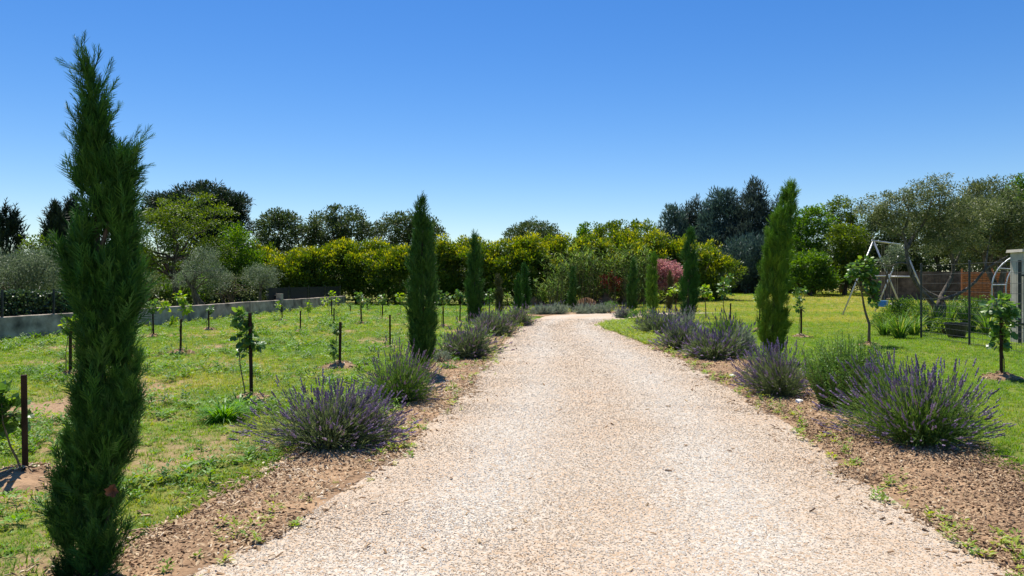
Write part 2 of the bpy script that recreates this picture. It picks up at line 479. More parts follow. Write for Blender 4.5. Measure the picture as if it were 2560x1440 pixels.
def strip(A, B, nc, lift, crown=0.0):
    t = np.linspace(0, 1, nc)
    XY = A[:, None, :] * (1 - t)[None, :, None] + B[:, None, :] * t[None, :, None]
    z = gz(XY[..., 0], XY[..., 1]) + lift + crown * np.sin(t * math.pi)[None, :] ** .6
    V = np.concatenate([XY, z[..., None]], 2).reshape(-1, 3)
    m = len(A)
    i, j = np.meshgrid(np.arange(m - 1), np.arange(nc - 1), indexing='ij')
    a = (i * nc + j).ravel()
    F = np.stack([a, a + 1, a + nc + 1, a + nc], 1)
    return V, F, np.tile(t, m)

V, F, T = strip(LE, RE, 30, .009, .022)
tracks = np.exp(-((T - .27) / .1) ** 2) + np.exp(-((T - .70) / .11) ** 2)
gtone = np.clip(.34 - .34 * tracks + (fbm(V[:, 0] * .9, V[:, 1] * .35, 21) - .5) * .5, 0, .7)
edge = np.clip(1 - np.minimum(T, 1 - T) / .08, 0, 1)
gtone = np.clip(gtone + edge * .25, 0, .85)
o = link('driveway', mesh('driveway', V, F, M['gravel'], tone=gtone, smooth=True))
tag(o, 'pale gravel drive curving away between the lavender borders', 'driveway', kind='structure')
PEB_Z = .018

# planting beds on both sides
yb = np.arange(-2, 30.01, .25)
def bed(name, inner, outer, label, seed):
    A = spline(inner, 160); B = spline(outer, 160)
    B[:, 0] += (fbm(B[:, 1] * 1.3, B[:, 0], seed, 3) - .5) * .7
    V, F, T = strip(A, B, 9, .005, .02)
    o = link(name, mesh(name, V, F, M['bed'], smooth=True)); tag(o, label, 'planting bed', kind='structure')
    return np.concatenate([A, B[::-1]])
BEDW = lambda y: np.interp(y, [0, 4, 6, 8, 12, 30], [.4, .55, .80, 1.0, 1.1, .9])
BEDWR = lambda y: np.interp(y, [0, 4, 6, 8, 12, 18, 30], [.9, 1.0, 1.25, 1.35, 1.3, 1.0, .7])
BED_L = bed('planting_bed', [(XL(y) + .25, y) for y in yb], [(XL(y) - BEDW(y), y) for y in yb], 'brown mulched bed along the vineyard side of the drive', 31)
BED_R = bed('planting_bed', [(XR(y) - .25, y) for y in yb[:-6]], [(XR(y) + BEDWR(y), y) for y in yb[:-6]], 'brown mulched bed along the lawn side of the drive', 37)
BED_F = bed('planting_bed', [(1.5, 33.2), (2.4, 35.4), (4, 36.4), (6.2, 36.8), (7.2, 36.9)], [(.3, 34.4), (1.6, 37.4), (3.6, 38.9), (6.4, 39.2), (7.4, 38.8)], 'narrow soil bed round the far bend of the drive', 41)

# ground sheet
def axis(segs):
    out = []
    for a, b, s in segs: out.append(np.arange(a, b, s))
    return np.concatenate(out + [np.array([segs[-1][1]])])
gx = axis([(-900, -200, 100), (-200, -60, 14), (-60, -17, 1.4), (-17, 18, .22), (18, 60, 1.4), (60, 200, 14), (200, 900, 100)])
gy = axis([(-300, -20, 40), (-20, 1.5, 1.5), (1.5, 24, .22), (24, 50, .5), (50, 90, 1.5), (90, 200, 10), (200, 1500, 100)])
GX, GY = np.meshgrid(gx, gy, indexing='ij')
def growth(x, y):
    """0 bare soil .. 1 closed turf"""
    near_left = np.exp(-((x + 3.4) / 2.2) ** 2 - ((y - 7.3) / 2.1) ** 2)
    g = .53 + (fbm(x * .55, y * .55, 51, 5) - .5) * 1.05
    g = g - .14 * near_left - .18 * np.exp(-((x + 6.0) / 1.6) ** 2 - ((y - 8) / 2.5) ** 2)
    g = np.where(x > 2.5, g + .30 + .1 * sstep(10, 25, y), g)
    g = g - .35 * np.exp(-((x - 10.4) / .9) ** 2 - ((y - 17.5) / 2.) ** 2)
    g = g + .25 * sstep(24, 40, y)
    return np.clip(g, 0, 1)
def dryness(x, y):
    q = .42 + (fbm(x * .35, y * .35, 77, 4) - .5) * 1.6
    q = np.where(x > 2.5, .26 + (fbm(x * .12, y * .22, 78, 3) - .5) * 1.3 + .42 * sstep(14, 40, y), q)
    return np.clip(q, 0, 1)
GZ = gz(GX, GY)
nY = len(gy)
i, j = np.meshgrid(np.arange(len(gx) - 1), np.arange(nY - 1), indexing='ij')
a = (i * nY + j).ravel()
o = link('ground', mesh('ground', np.stack([GX, GY, GZ], 2).reshape(-1, 3), np.stack([a, a + nY, a + nY + 1, a + 1], 1), M['ground'],
                        var=dryness(GX, GY).ravel(), tone=growth(GX, GY).ravel(), smooth=True))
tag(o, 'field and lawn of green and straw coloured turf with bare soil patches', 'ground', kind='structure')

# ------------------------------------------------------------------ low wall, hedge screen and mesh fence on the left boundary
WA, WB = np.array([-14.6, 8.0]), np.array([-10.8, 47.7])
def wall_pt(t): return WA + (WB - WA) * t
def wall_t(y): return (y - WA[1]) / (WB[1] - WA[1])
wl_root = thing('low_wall', 'long low grey rendered wall, weathered, along the far side of the vineyard', 'wall', (WA[0], WA[1], 0))
base = np.array([WA[0], WA[1], 0])
n = 90
tt = np.linspace(0, 1, n)
c = wall_pt(tt[:, None]); u = (WB - WA) / np.linalg.norm(WB - WA); nn = np.array([-u[1], u[0]])
top = .64 + (fbm(tt * 40, tt * 0, 5, 3) - .5) * .035
prof = []
for k, (s, zz) in enumerate(((-.10, -.1), (-.10, 1), (-.085, 1.02), (.085, 1.02), (.10, 1), (.10, -.1))):
    q = c + nn * s
    z = np.where(zz < 0, -.1, top * zz)
    prof.append(np.stack([q[:, 0], q[:, 1], np.broadcast_to(z, (n,))], 1))
Vw = np.stack(prof, 1).reshape(-1, 3); Fw = []
for i in range(n - 1):
    for k in range(5): Fw.append((i * 6 + k, i * 6 + k + 1, (i + 1) * 6 + k + 1, (i + 1) * 6 + k))
Fw = tris(Fw + [(0, 1, 2, 3, 4, 5), tuple((n - 1) * 6 + k for k in (5, 4, 3, 2, 1, 0))])
part('wall_body', (Vw, Fw), M['concrete'], wl_root, base)
q = wall_pt(wall_t(37.5))
part('pillar', box((q[0], q[1], .48), (.30, .30, .98), bev=.02), M['concrete'], wl_root, base)
part('pillar_arm', box((q[0] - .42, q[1] + .02, .90), (.6, .16, .07), bev=.01), M['concrete'], wl_root, base)

def along(t0, t1, k): return np.linspace(t0, t1, k)
# leafy screen behind the wall, nearest stretch
t0, t1 = wall_t(12.0), wall_t(24.2)
b3 = np.array([*(wall_pt((t0 + t1) / 2) + nn * .3), 0])
h = thing('ivy_hedge', 'dark clipped ivy screen standing on the low wall behind the tall near cypress', 'hedge', b3)
N_ = 15000
t = R.uniform(t0, t1, N_); q = wall_pt(t[:, None]) + nn * (.3 + R.normal(size=N_)[:, None] * .09)
z = R.uniform(.35, 1.0, N_) * (1.33 + (fbm(t * 90, t * 0, 8) - .5) * .10)
P = np.stack([q[:, 0], q[:, 1], z], 1)
D = nrm(rdir(N_) * .7 + np.array([-nn[0], -nn[1], 0]) * .9 + np.array([0, 0, -.5]))
D = nrm(rdir(N_) + np.array([.4, -.3, -.2]))
part('foliage', stamp(*LEAF, P, D, R.uniform(.05, .09, N_)), M['ivy'], h, b3, var=np.repeat(R.uniform(0, 1, N_), 4), tone=np.repeat((R.uniform(size=N_) < .06) * .8, 4))
sheet = box((b3[0], b3[1], .78), (.03, 12.2, 1.0), rz=math.atan2(u[1], u[0]) - math.pi / 2)
part('screen', sheet, M['mesh_screen'], h, b3)
for y in (13.5, 16.5, 19.5, 21.4, 23.9):
    q = wall_pt(wall_t(y)) + nn * .1
    part('post', box((q[0] + .16, q[1], .70), (.05, .05, 1.36), bev=.006), M['black_metal'], h, b3)
# dark windbreak mesh further along
t0, t1 = wall_t(36.5), wall_t(47.5)
b3 = np.array([*(wall_pt((t0 + t1) / 2)), 0])
h = thing('windbreak_fence', 'dark windbreak mesh fence rising behind the far end of the low wall', 'fence', b3)
ps = along(t0, t1, 5)
for k in range(5):
    q = wall_pt(ps[k]) + nn * .22
    part('post', tube([(q[0], q[1], 0), (q[0], q[1], 1.36)], .025), M['black_metal'], h, b3)
for k in range(4):
    A_, B_ = wall_pt(ps[k] + .004) + nn * .22, wall_pt(ps[k + 1] - .004) + nn * .22
    m_ = (A_ + B_) / 2
    part('mesh_panel', box((m_[0], m_[1], .66), (.012, np.linalg.norm(B_ - A_), 1.22), rz=math.atan2(u[1], u[0]) - math.pi / 2), M['mesh_screen'], h, b3)

# ------------------------------------------------------------------ trees
def B(px, py, rx, ry, d, rd=None):
    s = d / FP
    return (W(px, py, d), np.array([rx * s, (rd if rd else rx * s * .9), ry * s]))

def crown_points(blobs, cr, dens, nl, hollow=.55, low=-.75, flat=.8):
    """leaf positions, outward directions, local height in clump (-1..1), clump id"""
    C, O = [], []
    for c, r in blobs:
        area = 4 * math.pi * ((r[0] * r[1]) ** 1.6 / 3 + (r[0] * r[2]) ** 1.6 / 3 + (r[1] * r[2]) ** 1.6 / 3) ** (1 / 1.6)
        k = max(4, int(dens * area / (math.pi * cr * cr)))
        dv = rdir(k * 3); dv = dv[dv[:, 2] > low][:k]
        rad = hollow + (1 - hollow) * R.uniform(0, 1, len(dv)) ** .6
        rad *= 1 + R.normal(size=len(dv)) * .11
        C.append(c + dv * r * rad[:, None]); O.append(dv)
    C = np.concatenate(C); O = np.concatenate(O)
    crs = cr * R.uniform(.6, 1.3, len(C))
    k = len(C)
    idx = np.repeat(np.arange(k), nl)
    lv = rdir(len(idx)); u = R.uniform(0, 1, len(idx)) ** .42
    loc = lv * u[:, None]; loc[:, 2] *= flat
    P = C[idx] + loc * crs[idx][:, None]
    return C, O, crs, idx, loc, P

def tree(label, base_px, d, blobs, m, name='broadleaf_tree', cat='tree', group=None, cr=.6, dens=1.3, nl=34, ll=.16, lw=.5,
         up=.25, trunk_r=.16, bark='bark', tone_fn=None, limbs=9, hollow=.5, low=-.7, trunk_top=.55, stems=1, flat=.8, drop=0.0, limb_r=.3):
    bx = (base_px - 1280) / FP * d
    base = np.array([bx, d, float(gz(bx, d))])
    root = thing(name, label, cat, base, group)
    C, O, crs, idx, loc, P = crown_points(blobs, cr, dens * 1.2, int(nl * 1.05), hollow, low, flat)
    P[:, 2] = np.maximum(P[:, 2], base[2] + .05)
    n = len(P)
    D = nrm(loc * .9 + rdir(n) * .75 + O[idx] * .35 + np.array([0, 0, up - drop]))
    vv = np.clip(R.uniform(.15, .7, len(C))[idx] + R.normal(size=n) * .22, 0, 1)
    if tone_fn is None:
        tone = np.clip((R.uniform(size=n) < .08) * .6, 0, 1)
    else:
        zt = (P[:, 2] - base[2]) / max(1e-3, (C[:, 2].max() - base[2]))
        tone = np.clip(tone_fn(zt, loc[:, 2], O[idx][:, 2], R.uniform(size=n), R.uniform(size=len(C))[idx]), 0, 1)
    roll = nrm(rdir(n) + np.array([0, 0, .8]))
    part('crown', stamp(*LEAF, P, D, R.uniform(.7, 1.25, n) * ll, roll=roll, SX=R.uniform(.8, 1.2, n) * ll * lw), M[m], root, base,
         var=np.repeat(vv, 4), tone=np.repeat(tone, 4))
    # trunk and limbs
    cz = np.mean([b_[0] for b_ in blobs], axis=0)
    tubes = []
    topz = base[2] + (cz[2] - base[2]) * (trunk_top / .55)
    for s in range(stems):
        b0 = base + (np.array([R.normal() * .25, R.normal() * .2, 0]) if stems > 1 else 0)
        b0[2] = base[2] - .1
        t_ = np.array([base[0] + (cz[0] - base[0]) * .7 + (R.normal() * .8 if stems > 1 else R.normal() * .1), base[1] + R.normal() * .2 + (cz[1] - base[1]) * .7, topz])
        pts = bend(b0, t_, 7, .07)
        rr = trunk_r * np.linspace(1.15, .55, 7); rr[0] *= 1.35
        tubes.append(tube(pts, rr, 8))
        for c_ in C[R.permutation(len(C))[:max(1, limbs // stems)]]:
            k = int(R.integers(3, 7))
            tubes.append(tube(bend(pts[k], c_, 6, .09, (0, 0, .12)), trunk_r * limb_r * 1.4 * np.linspace(1, .18, 6), 5))
    part('trunk', join(tubes), M[bark], root, base, smooth=True)
    return root

# spray templates for cypress: a feathery upright fan of tapering twiglets
def spray(ntw, w, seed):
    r = np.random.default_rng(seed)
    Vs, Fs = [], []
    def tw(p, dv, ln, wd):
        dv = dv / np.linalg.norm(dv); sx = np.cross(dv, (0, 0, 1)); sx = sx / max(np.linalg.norm(sx), 1e-6); sz = np.cross(sx, dv)
        o = len(Vs); wd = wd * .9
        Vs.extend([p + sx * wd, p - sx * wd * .5 + sz * wd * .87, p - sx * wd * .5 - sz * wd * .87, p + dv * ln])
        for x, y in ((0, 1), (1, 2), (2, 0)):
            Fs.append((o + 3, o + x, o + y))
    tw(np.zeros(3), np.array([0, 1, 0.]), 1.0, w * 1.1)
    for i in range(ntw):
        t = .10 + .78 * i / ntw
        s = 1 if i % 2 else -1
        ang = r.uniform(.35, .75)
        ln = (1 - t) * r.uniform(.45, .75) + .10
        tw(np.array([0, t, 0.]), np.array([s * math.sin(ang), math.cos(ang), r.normal() * .28]), ln, w)
    return np.array(Vs), np.array(Fs)

PLUME = 11
def lobe(p0, p1, rmax, prof, nsp, ln, out=.32, inner=.55, squash=.95, bow=0.0, amp=.62):
    """sprays over a spindle from p0 to p1"""
    p0, p1 = np.asarray(p0, float), np.asarray(p1, float)
    tt = np.linspace(0, 1, 60); w = np.interp(tt, prof[0], prof[1]) + .03
    cdf = np.cumsum(w); cdf /= cdf[-1]
    npl = max(6, int(nsp / PLUME))
    t = np.interp(R.uniform(size=npl), cdf, tt)
    a = R.uniform(0, 2 * math.pi, npl)
    lump = 1 - amp * .55 + amp * fbm(a * 1.1 + 10, t * 6 * np.linalg.norm(p1 - p0), 61 + int(rmax * 1000) % 97, 3)
    rr = rmax * np.interp(t, prof[0], prof[1]) * lump
    f = inner + (1 - inner) * R.uniform(0, 1, npl) ** .45
    O = np.stack([np.cos(a), np.sin(a) * squash, np.zeros(npl)], 1)
    ax = nrm((p1 - p0)[None])[0]
    PD = nrm(ax[None] + O * (out * R.uniform(.4, 1.5, npl))[:, None] + R.normal(size=(npl, 3)) * .12)
    PP = p0 + (p1 - p0) * t[:, None] + O * (rr * f)[:, None] + np.stack([bow * np.sin(t * math.pi), t * 0, t * 0], 1)
    pl = ln * R.uniform(.7, 1.35, npl)
    i = R.integers(0, npl, nsp)
    jit = R.normal(size=(nsp, 3))
    L_ = pl[i] * R.uniform(.55, 1.15, nsp)
    D = nrm(PD[i] + jit * .23)
    P = PP[i] + jit * (pl[i] * .16)[:, None] + PD[i] * (R.uniform(-.5, .2, nsp) * pl[i])[:, None] - D * (L_ * .4)[:, None]
    t, f = t[i], f[i]
    pv = R.uniform(0, 1, npl)[i]
    return P, D, L_, t, f, pv

def cyp_mesh(lobes, temps, squeeze=1.0):
    """lobes: tuples from lobe(); returns V,F,var,tone"""
    P = np.concatenate([l[0] for l in lobes]); D = np.concatenate([l[1] for l in lobes]); S = np.concatenate([l[2] for l in lobes])
    f = np.concatenate([l[4] for l in lobes]); t = np.concatenate([l[3] for l in lobes])
    pv = np.concatenate([l[5] if len(l) > 5 else R.uniform(.4, 1, len(l[0])) for l in lobes])
    pick = R.integers(0, len(temps), len(P))
    Vs, Fs, va, to, off = [], [], [], [], 0
    for k, (T, F) in enumerate(temps):
        s = pick == k
        if not s.any(): continue
        V, FF = stamp(T, F, P[s], D[s], S[s], SX=S[s] * squeeze)
        n = s.sum()
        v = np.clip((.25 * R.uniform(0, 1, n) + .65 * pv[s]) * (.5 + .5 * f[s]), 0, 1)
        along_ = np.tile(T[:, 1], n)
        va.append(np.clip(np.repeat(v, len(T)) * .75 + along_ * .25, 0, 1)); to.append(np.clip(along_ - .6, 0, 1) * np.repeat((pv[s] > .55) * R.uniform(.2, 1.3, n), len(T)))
        Vs.append(V); Fs.append(FF + off); off += len(V)
    return np.concatenate(Vs), np.concatenate(Fs), np.concatenate(va), np.concatenate(to)

SPR_FINE = [spray(11, .023, s) for s in range(5)]
SPR_MID = [spray(6, .034, s + 20) for s in range(4)]
SPR_LO = [spray(4, .055, s + 40) for s in range(4)]
COLP = ([0, .04, .12, .35, .65, .85, .95, 1], [.25, .62, .86, 1, .9, .62, .34, .10])

def cypress(label, base_px, base_py, top_px, top_py, rpx, m='cyp', prof=COLP, n=1500, temps=SPR_MID, ln=.34, group='young cypresses lining the drive', bow=0.0, clear=.10):
    b = gp(base_px, base_py); d = b[1]
    tp = W(top_px, top_py, d)
    root = thing('cypress_tree', label, 'cypress', b, group)
    r = rpx * d / FP * .98
    p0 = b + np.array([0, 0, clear]); 
    mid = (p0 + tp) / 2 + np.array([bow, 0, 0])
    l = [lobe(p0, tp, r, prof, int(n * 1.25), ln, out=.20, bow=bow, amp=.40, inner=.38)]
    # loose leader shoots at the tip
    k = 14
    tp_dir = nrm((tp - mid)[None])[0]
    Pt = tp + R.normal(size=(k, 3)) * r * .18 - tp_dir * R.uniform(.1, .5, k)[:, None]
    l.append((Pt, nrm(tp_dir + R.normal(size=(k, 3)) * .18), np.full(k, ln * 1.1), np.ones(k), np.ones(k)))
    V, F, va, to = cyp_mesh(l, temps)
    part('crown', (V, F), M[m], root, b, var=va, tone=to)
    pts = np.array([b - (0, 0, .08), b + (0, 0, clear + .1), mid, tp - (tp - mid) * .25])
    part('trunk', tube(spline(pts, 10), np.linspace(.055, .012, 10), 7), M['bark'], root, b, smooth=True)
    return root

# --- the big near cypress, built from its separate tufts of branches
def near_cypress():
    d = 4.0
    b = gp(232, 1444)
    root = thing('cypress_tree', 'tall ragged dark cypress standing nearest, with a split feathery top', 'cypress', b, 'young cypresses lining the drive')
    def Q(x, y, dy=0.0): return W(x, y, d + dy)
    s = d / FP
    PR = ([0, .08, .3, .6, .85, 1], [.35, .8, 1, .9, .5, .08])
    PT = ([0, .15, .4, .7, .9, 1], [.45, .9, 1, .75, .40, .12])
    L_ = []
    def add(x0, y0, x1, y1, r, n, ln=.15, out=.30, dy=0.0, prof=PR, inner=.45):
        L_.append(lobe(Q(x0, y0, dy), Q(x1, y1, dy), r * s * .80, prof, int(n * 1.15), ln * .8, out, inner))
    # foot, swelling left
    add(210, 1440, 203, 1180, 86, 850, .15, .34, 0, ([0, .12, .4, .8, 1], [.5, .85, 1, .95, .7]))
    add(262, 1400, 262, 1130, 58, 420, .15, .30, -.05)
    add(172, 1330, 170, 1070, 44, 340, .15, .34, .0)
    add(235, 1240, 250, 960, 84, 800, .15, .30, 0, ([0, .12, .5, .9, 1], [.7, 1, 1, .85, .6]))
    add(300, 1130, 320, 930, 42, 300, .14, .34)
    # waist
    add(262, 1060, 266, 790, 74, 760, .15, .28, 0, ([0, .12, .5, .9, 1], [.8, 1, .95, .9, .6]))
    add(325, 1030, 330, 860, 26, 170, .14, .3)
    add(262, 880, 266, 620, 74, 740, .16, .26, 0, ([0, .12, .5, .9, 1], [.8, 1, 1, .85, .5]))
    # shoulders
    add(212, 800, 198, 575, 34, 260, .17, .30)
    add(176, 680, 152, 590, 13, 50, .16, .35)
    add(318, 800, 338, 640, 32, 230, .19, .40)
    add(222, 650, 214, 520, 24, 130, .17, .25)
    add(300, 720, 308, 470, 42, 400, .16, .26, .05)
    # right split branch
    add(288, 560, 296, 370, 36, 290, .17, .26)
    add(312, 470, 332, 365, 13, 60, .17, .34)
    # upper leader
    add(228, 452, 225, 320, 42, 360, .15, .28, 0, ([0, .15, .45, .8, 1], [.35, .9, 1, .85, .6]))
    add(235, 380, 236, 200, 36, 290, .15, .22, 0, PT)
    add(262, 560, 258, 425, 26, 130, .14, .25)
    add(258, 440, 262, 330, 28, 120, .14, .25)
    add(226, 250, 220, 140, 13, 40, .16, .22, 0, PT)
    # wild shoots against the sky
    for x0, y0, x1, y1, k in ((232, 230, 210, 95, 5), (222, 190, 186, 100, 4), (225, 185, 145, 152, 5), (232, 200, 240, 120, 4), (240, 240, 284, 155, 4), (240, 290, 290, 205, 3),
                              (310, 400, 374, 325, 5), (318, 380, 350, 322, 4), (315, 432, 382, 415, 5), (320, 520, 360, 455, 4), (200, 330, 168, 260, 4), (190, 380, 160, 330, 4), (185, 420, 165, 390, 3),
                              (330, 590, 352, 500, 4), (330, 700, 372, 640, 5), (335, 740, 362, 665, 4), (180, 640, 130, 585, 4), (318, 470, 352, 425, 3), (270, 300, 305, 262, 3), (335, 560, 350, 545, 3)):
        p0, p1 = Q(x0, y0), Q(x1, y1)
        pts = bend(p0, p1, k + 1, .05)
        D = nrm(np.diff(pts, axis=0)); ln = np.linalg.norm(np.diff(pts, axis=0), axis=1) * 1.7
        D = nrm(np.concatenate([D, D + R.normal(size=D.shape) * .22])); Pp = np.concatenate([pts[:-1], pts[:-1]]); ln = np.concatenate([ln, ln * .9])
        L_.append((Pp + R.normal(size=Pp.shape) * .006, D, ln, np.ones(len(Pp)), np.ones(len(Pp))))
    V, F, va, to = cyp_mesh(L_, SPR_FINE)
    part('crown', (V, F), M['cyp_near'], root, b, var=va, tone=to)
    tr = [tube(spline([b - (0, 0, .1), Q(236, 1300), Q(245, 1000), Q(248, 700), Q(238, 520), Q(236, 430), Q(232, 250)], 20), np.linspace(.036, .009, 20), 8),
          tube(spline([b + (.02, 0, 0), Q(268, 1330), Q(282, 1150)], 8), np.linspace(.016, .008, 8), 6),
          tube(spline([b + (-.02, 0, 0), Q(205, 1340), Q(180, 1160)], 8), np.linspace(.016, .008, 8), 6),
          tube(spline([Q(246, 640), Q(285, 520), Q(305, 380)], 8), np.linspace(.014, .006, 8), 6)]
    part('trunk', join(tr), M['bark'], root, b, smooth=True)
near_cypress()

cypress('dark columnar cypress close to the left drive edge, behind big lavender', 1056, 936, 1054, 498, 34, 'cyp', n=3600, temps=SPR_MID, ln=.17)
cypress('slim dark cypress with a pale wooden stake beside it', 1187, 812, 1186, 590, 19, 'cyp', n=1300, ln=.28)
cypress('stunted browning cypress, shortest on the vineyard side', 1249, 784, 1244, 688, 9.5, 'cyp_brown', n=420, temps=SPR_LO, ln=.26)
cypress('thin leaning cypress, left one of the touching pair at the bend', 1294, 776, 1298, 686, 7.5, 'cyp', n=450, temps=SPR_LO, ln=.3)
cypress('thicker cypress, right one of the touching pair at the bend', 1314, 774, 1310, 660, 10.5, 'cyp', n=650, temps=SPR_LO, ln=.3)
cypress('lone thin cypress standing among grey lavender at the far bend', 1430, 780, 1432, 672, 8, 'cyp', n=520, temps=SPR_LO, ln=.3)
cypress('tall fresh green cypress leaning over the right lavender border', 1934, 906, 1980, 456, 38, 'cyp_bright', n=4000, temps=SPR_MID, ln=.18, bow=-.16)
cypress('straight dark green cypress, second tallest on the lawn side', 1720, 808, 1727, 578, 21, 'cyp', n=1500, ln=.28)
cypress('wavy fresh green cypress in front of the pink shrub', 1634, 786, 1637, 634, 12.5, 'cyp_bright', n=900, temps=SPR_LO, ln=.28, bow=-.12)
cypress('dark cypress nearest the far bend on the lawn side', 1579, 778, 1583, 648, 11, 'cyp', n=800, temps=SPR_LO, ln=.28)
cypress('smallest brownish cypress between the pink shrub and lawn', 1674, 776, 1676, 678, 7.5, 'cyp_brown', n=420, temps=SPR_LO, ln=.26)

# --- yellow-topped hedge shrubs across the far side
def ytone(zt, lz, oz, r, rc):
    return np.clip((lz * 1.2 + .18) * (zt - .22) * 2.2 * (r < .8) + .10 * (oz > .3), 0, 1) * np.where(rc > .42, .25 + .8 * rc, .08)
hedge = [(660, 56, 600, 54, 'golden topped shrub left of the dark gap in the tree line'), (752, 66, 610, 51, 'rounded golden shrub beginning the long yellow hedge'),
         (830, 52, 592, 51.5, 'golden hedge shrub above the far end of the low wall'), (905, 62, 588, 52, 'broadest golden hedge shrub left of the near dark cypress'),
         (975, 52, 600, 51, 'golden hedge shrub just left of the near dark cypress top'), (1100, 50, 588, 50, 'golden hedge shrub just right of the near dark cypress'),
         (1160, 52, 584, 51, 'golden hedge shrub behind the cypress with the wooden stake'), (1216, 46, 592, 50, 'golden hedge shrub above the stunted browning cypress'),
         (1290, 56, 580, 50, 'golden hedge shrub behind the touching cypress pair'), (1352, 50, 578, 50.5, 'golden hedge shrub below the distant round oak'),
         (1415, 56, 578, 51, 'golden hedge shrub behind the lone thin cypress'), (1482, 56, 576, 51.5, 'golden hedge shrub above the brown soil heap'),
         (1545, 50, 566, 52, 'tall golden hedge shrub left of the pink shrub'), (1600, 54, 562, 53, 'tallest golden hedge shrub behind the tall green reeds'),
         (1695, 54, 574, 54, 'golden hedge shrub behind and above the pink shrub'), (1772, 58, 606, 55, 'golden shrub ending the hedge before the blue conifers')]
for px, w, top, d, lab in hedge:
    s = d / FP
    zt = EYE + (HORIZON - top) * s
    bl = [(np.array([(px - 1280) * s, d, zt * .44]), np.array([w * s * 1.02, 1.5, zt * .46]))]
    for k in range(6):
        q = R.uniform(-.75, .75)
        bl.append((np.array([(px + q * w - 1280) * s, d + R.uniform(-1.0, .6), zt * R.uniform(.66, .86) - abs(q) * .5]), np.array([w * s * .42, .75, zt * .14])))
    for k in range(7):
        q = R.uniform(-.85, .85)
        bl.append((np.array([(px + q * w - 1280) * s, d - R.uniform(1.1, 1.9), zt * R.uniform(.25, .66)]), np.array([w * s * .36, .6, zt * .13])))
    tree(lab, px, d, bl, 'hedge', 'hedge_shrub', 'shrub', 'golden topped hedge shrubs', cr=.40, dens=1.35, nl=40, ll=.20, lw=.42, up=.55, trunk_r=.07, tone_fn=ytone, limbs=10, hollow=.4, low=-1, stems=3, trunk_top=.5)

# --- background trees, left to right
def cone_blobs(px, top, bot, w, d, k=7, pw=1.0):
    out = []
    for i in range(k):
        t = (i + .5) / k
        out.append(B(px + R.normal() * w * .06, bot + (top - bot) * t, w * (1 - t) ** pw * .92 + w * .10, (bot - top) / k * .95, d))
    return out
for lab, px, top, bot, w, d in (('black green columnar cypress at the far left edge beyond the olives', 18, 512, 760, 40, 52), ('dark columnar cypress left of the pair behind the near cypress', 142, 508, 760, 28, 50),
                                ('dark columnar cypress right of the pair behind the near cypress', 186, 488, 760, 30, 52)):
    b = np.array([(px - 1280) / FP * d, d, 0.]); root = thing('columnar_cypress', lab, 'cypress', b, 'old cypresses beyond the wall')
    tp = W(px, top, d)
    l = [lobe(b + (0, 0, .3), tp, w * d / FP, ([0, .1, .4, .75, 1], [.6, .95, 1, .8, .2]), 1500, .7, out=.22)]
    for k in range(3):
        q = W(px + R.uniform(-.7, .7) * w, top + R.uniform(10, 40), d)
        l.append(lobe(q - (0, 0, 1.6), q, .35, ([0, .5, 1], [1, .8, .15]), 130, .5))
    V, F, va, to = cyp_mesh(l, SPR_LO); part('crown', (V, F), M['dark_conifer'], root, b, var=va, tone=to)
    part('trunk', tube([b, b + (tp - b) * .8], [.2, .05], 7), M['bark'], root, b)

tree('grey green rounded olive mass behind the ivy screen', 60, 33, [B(20, 690, 90, 64, 33, 1.4), B(105, 690, 70, 66, 33.5, 1.4), B(-70, 690, 80, 62, 33, 1.4)], 'olive', 'olive_tree', 'olive tree', 'olive trees beyond the wall', cr=.4, dens=2.0, nl=60, ll=.15, lw=.24, up=.4, trunk_r=.16, bark='olive_bark', limbs=10)
tree('pale yellowish shrub peeking above the olive at far left', 92, 44, [B(92, 620, 30, 28, 44), B(80, 660, 34, 60, 44)], 'bright_tree', 'distant_shrub', 'shrub', None, cr=.4, dens=1.0, nl=26, ll=.18)
tree('very dark spreading conifer behind the bright green tree', 500, 54, [B(500, 520, 110, 52, 54, 2.6), B(555, 560, 62, 70, 54, 2.2), B(430, 540, 70, 60, 54, 2.2), B(510, 620, 100, 90, 54, 2.4), B(590, 505, 26, 18, 54, .8), B(530, 475, 40, 18, 54, 1)], 'dark_conifer', 'dark_conifer', 'conifer', None,
     cr=.55, dens=1.7, nl=60, ll=.30, lw=.22, up=.35, trunk_r=.3, limbs=14, flat=.6)
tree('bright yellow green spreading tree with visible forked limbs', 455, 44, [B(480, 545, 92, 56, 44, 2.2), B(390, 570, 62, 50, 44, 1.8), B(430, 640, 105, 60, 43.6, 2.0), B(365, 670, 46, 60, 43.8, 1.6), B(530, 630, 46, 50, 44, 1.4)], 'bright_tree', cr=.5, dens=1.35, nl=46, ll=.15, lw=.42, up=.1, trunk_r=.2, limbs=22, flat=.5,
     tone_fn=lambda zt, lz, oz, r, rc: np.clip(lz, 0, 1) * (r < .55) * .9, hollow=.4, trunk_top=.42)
tree('mid green tree with upright shoots right of the dark conifer', 600, 49, [B(590, 620, 46, 62, 49, 1.4), B(610, 680, 50, 60, 49, 1.4), B(570, 690, 50, 60, 48.5, 1.3)], 'mid_tree', cr=.45, dens=1.5, nl=40, ll=.17, up=.5, trunk_r=.14, limbs=10)
tree('dense shadowed tree in the dark behind the low wall', 380, 47, [B(370, 700, 66, 56, 47, 1.4), B(450, 720, 70, 50, 47, 1.4), B(340, 650, 40, 60, 47, 1.4)], 'mid_tree', cr=.5, dens=1.3, nl=36, ll=.18, trunk_r=.12, limbs=8)
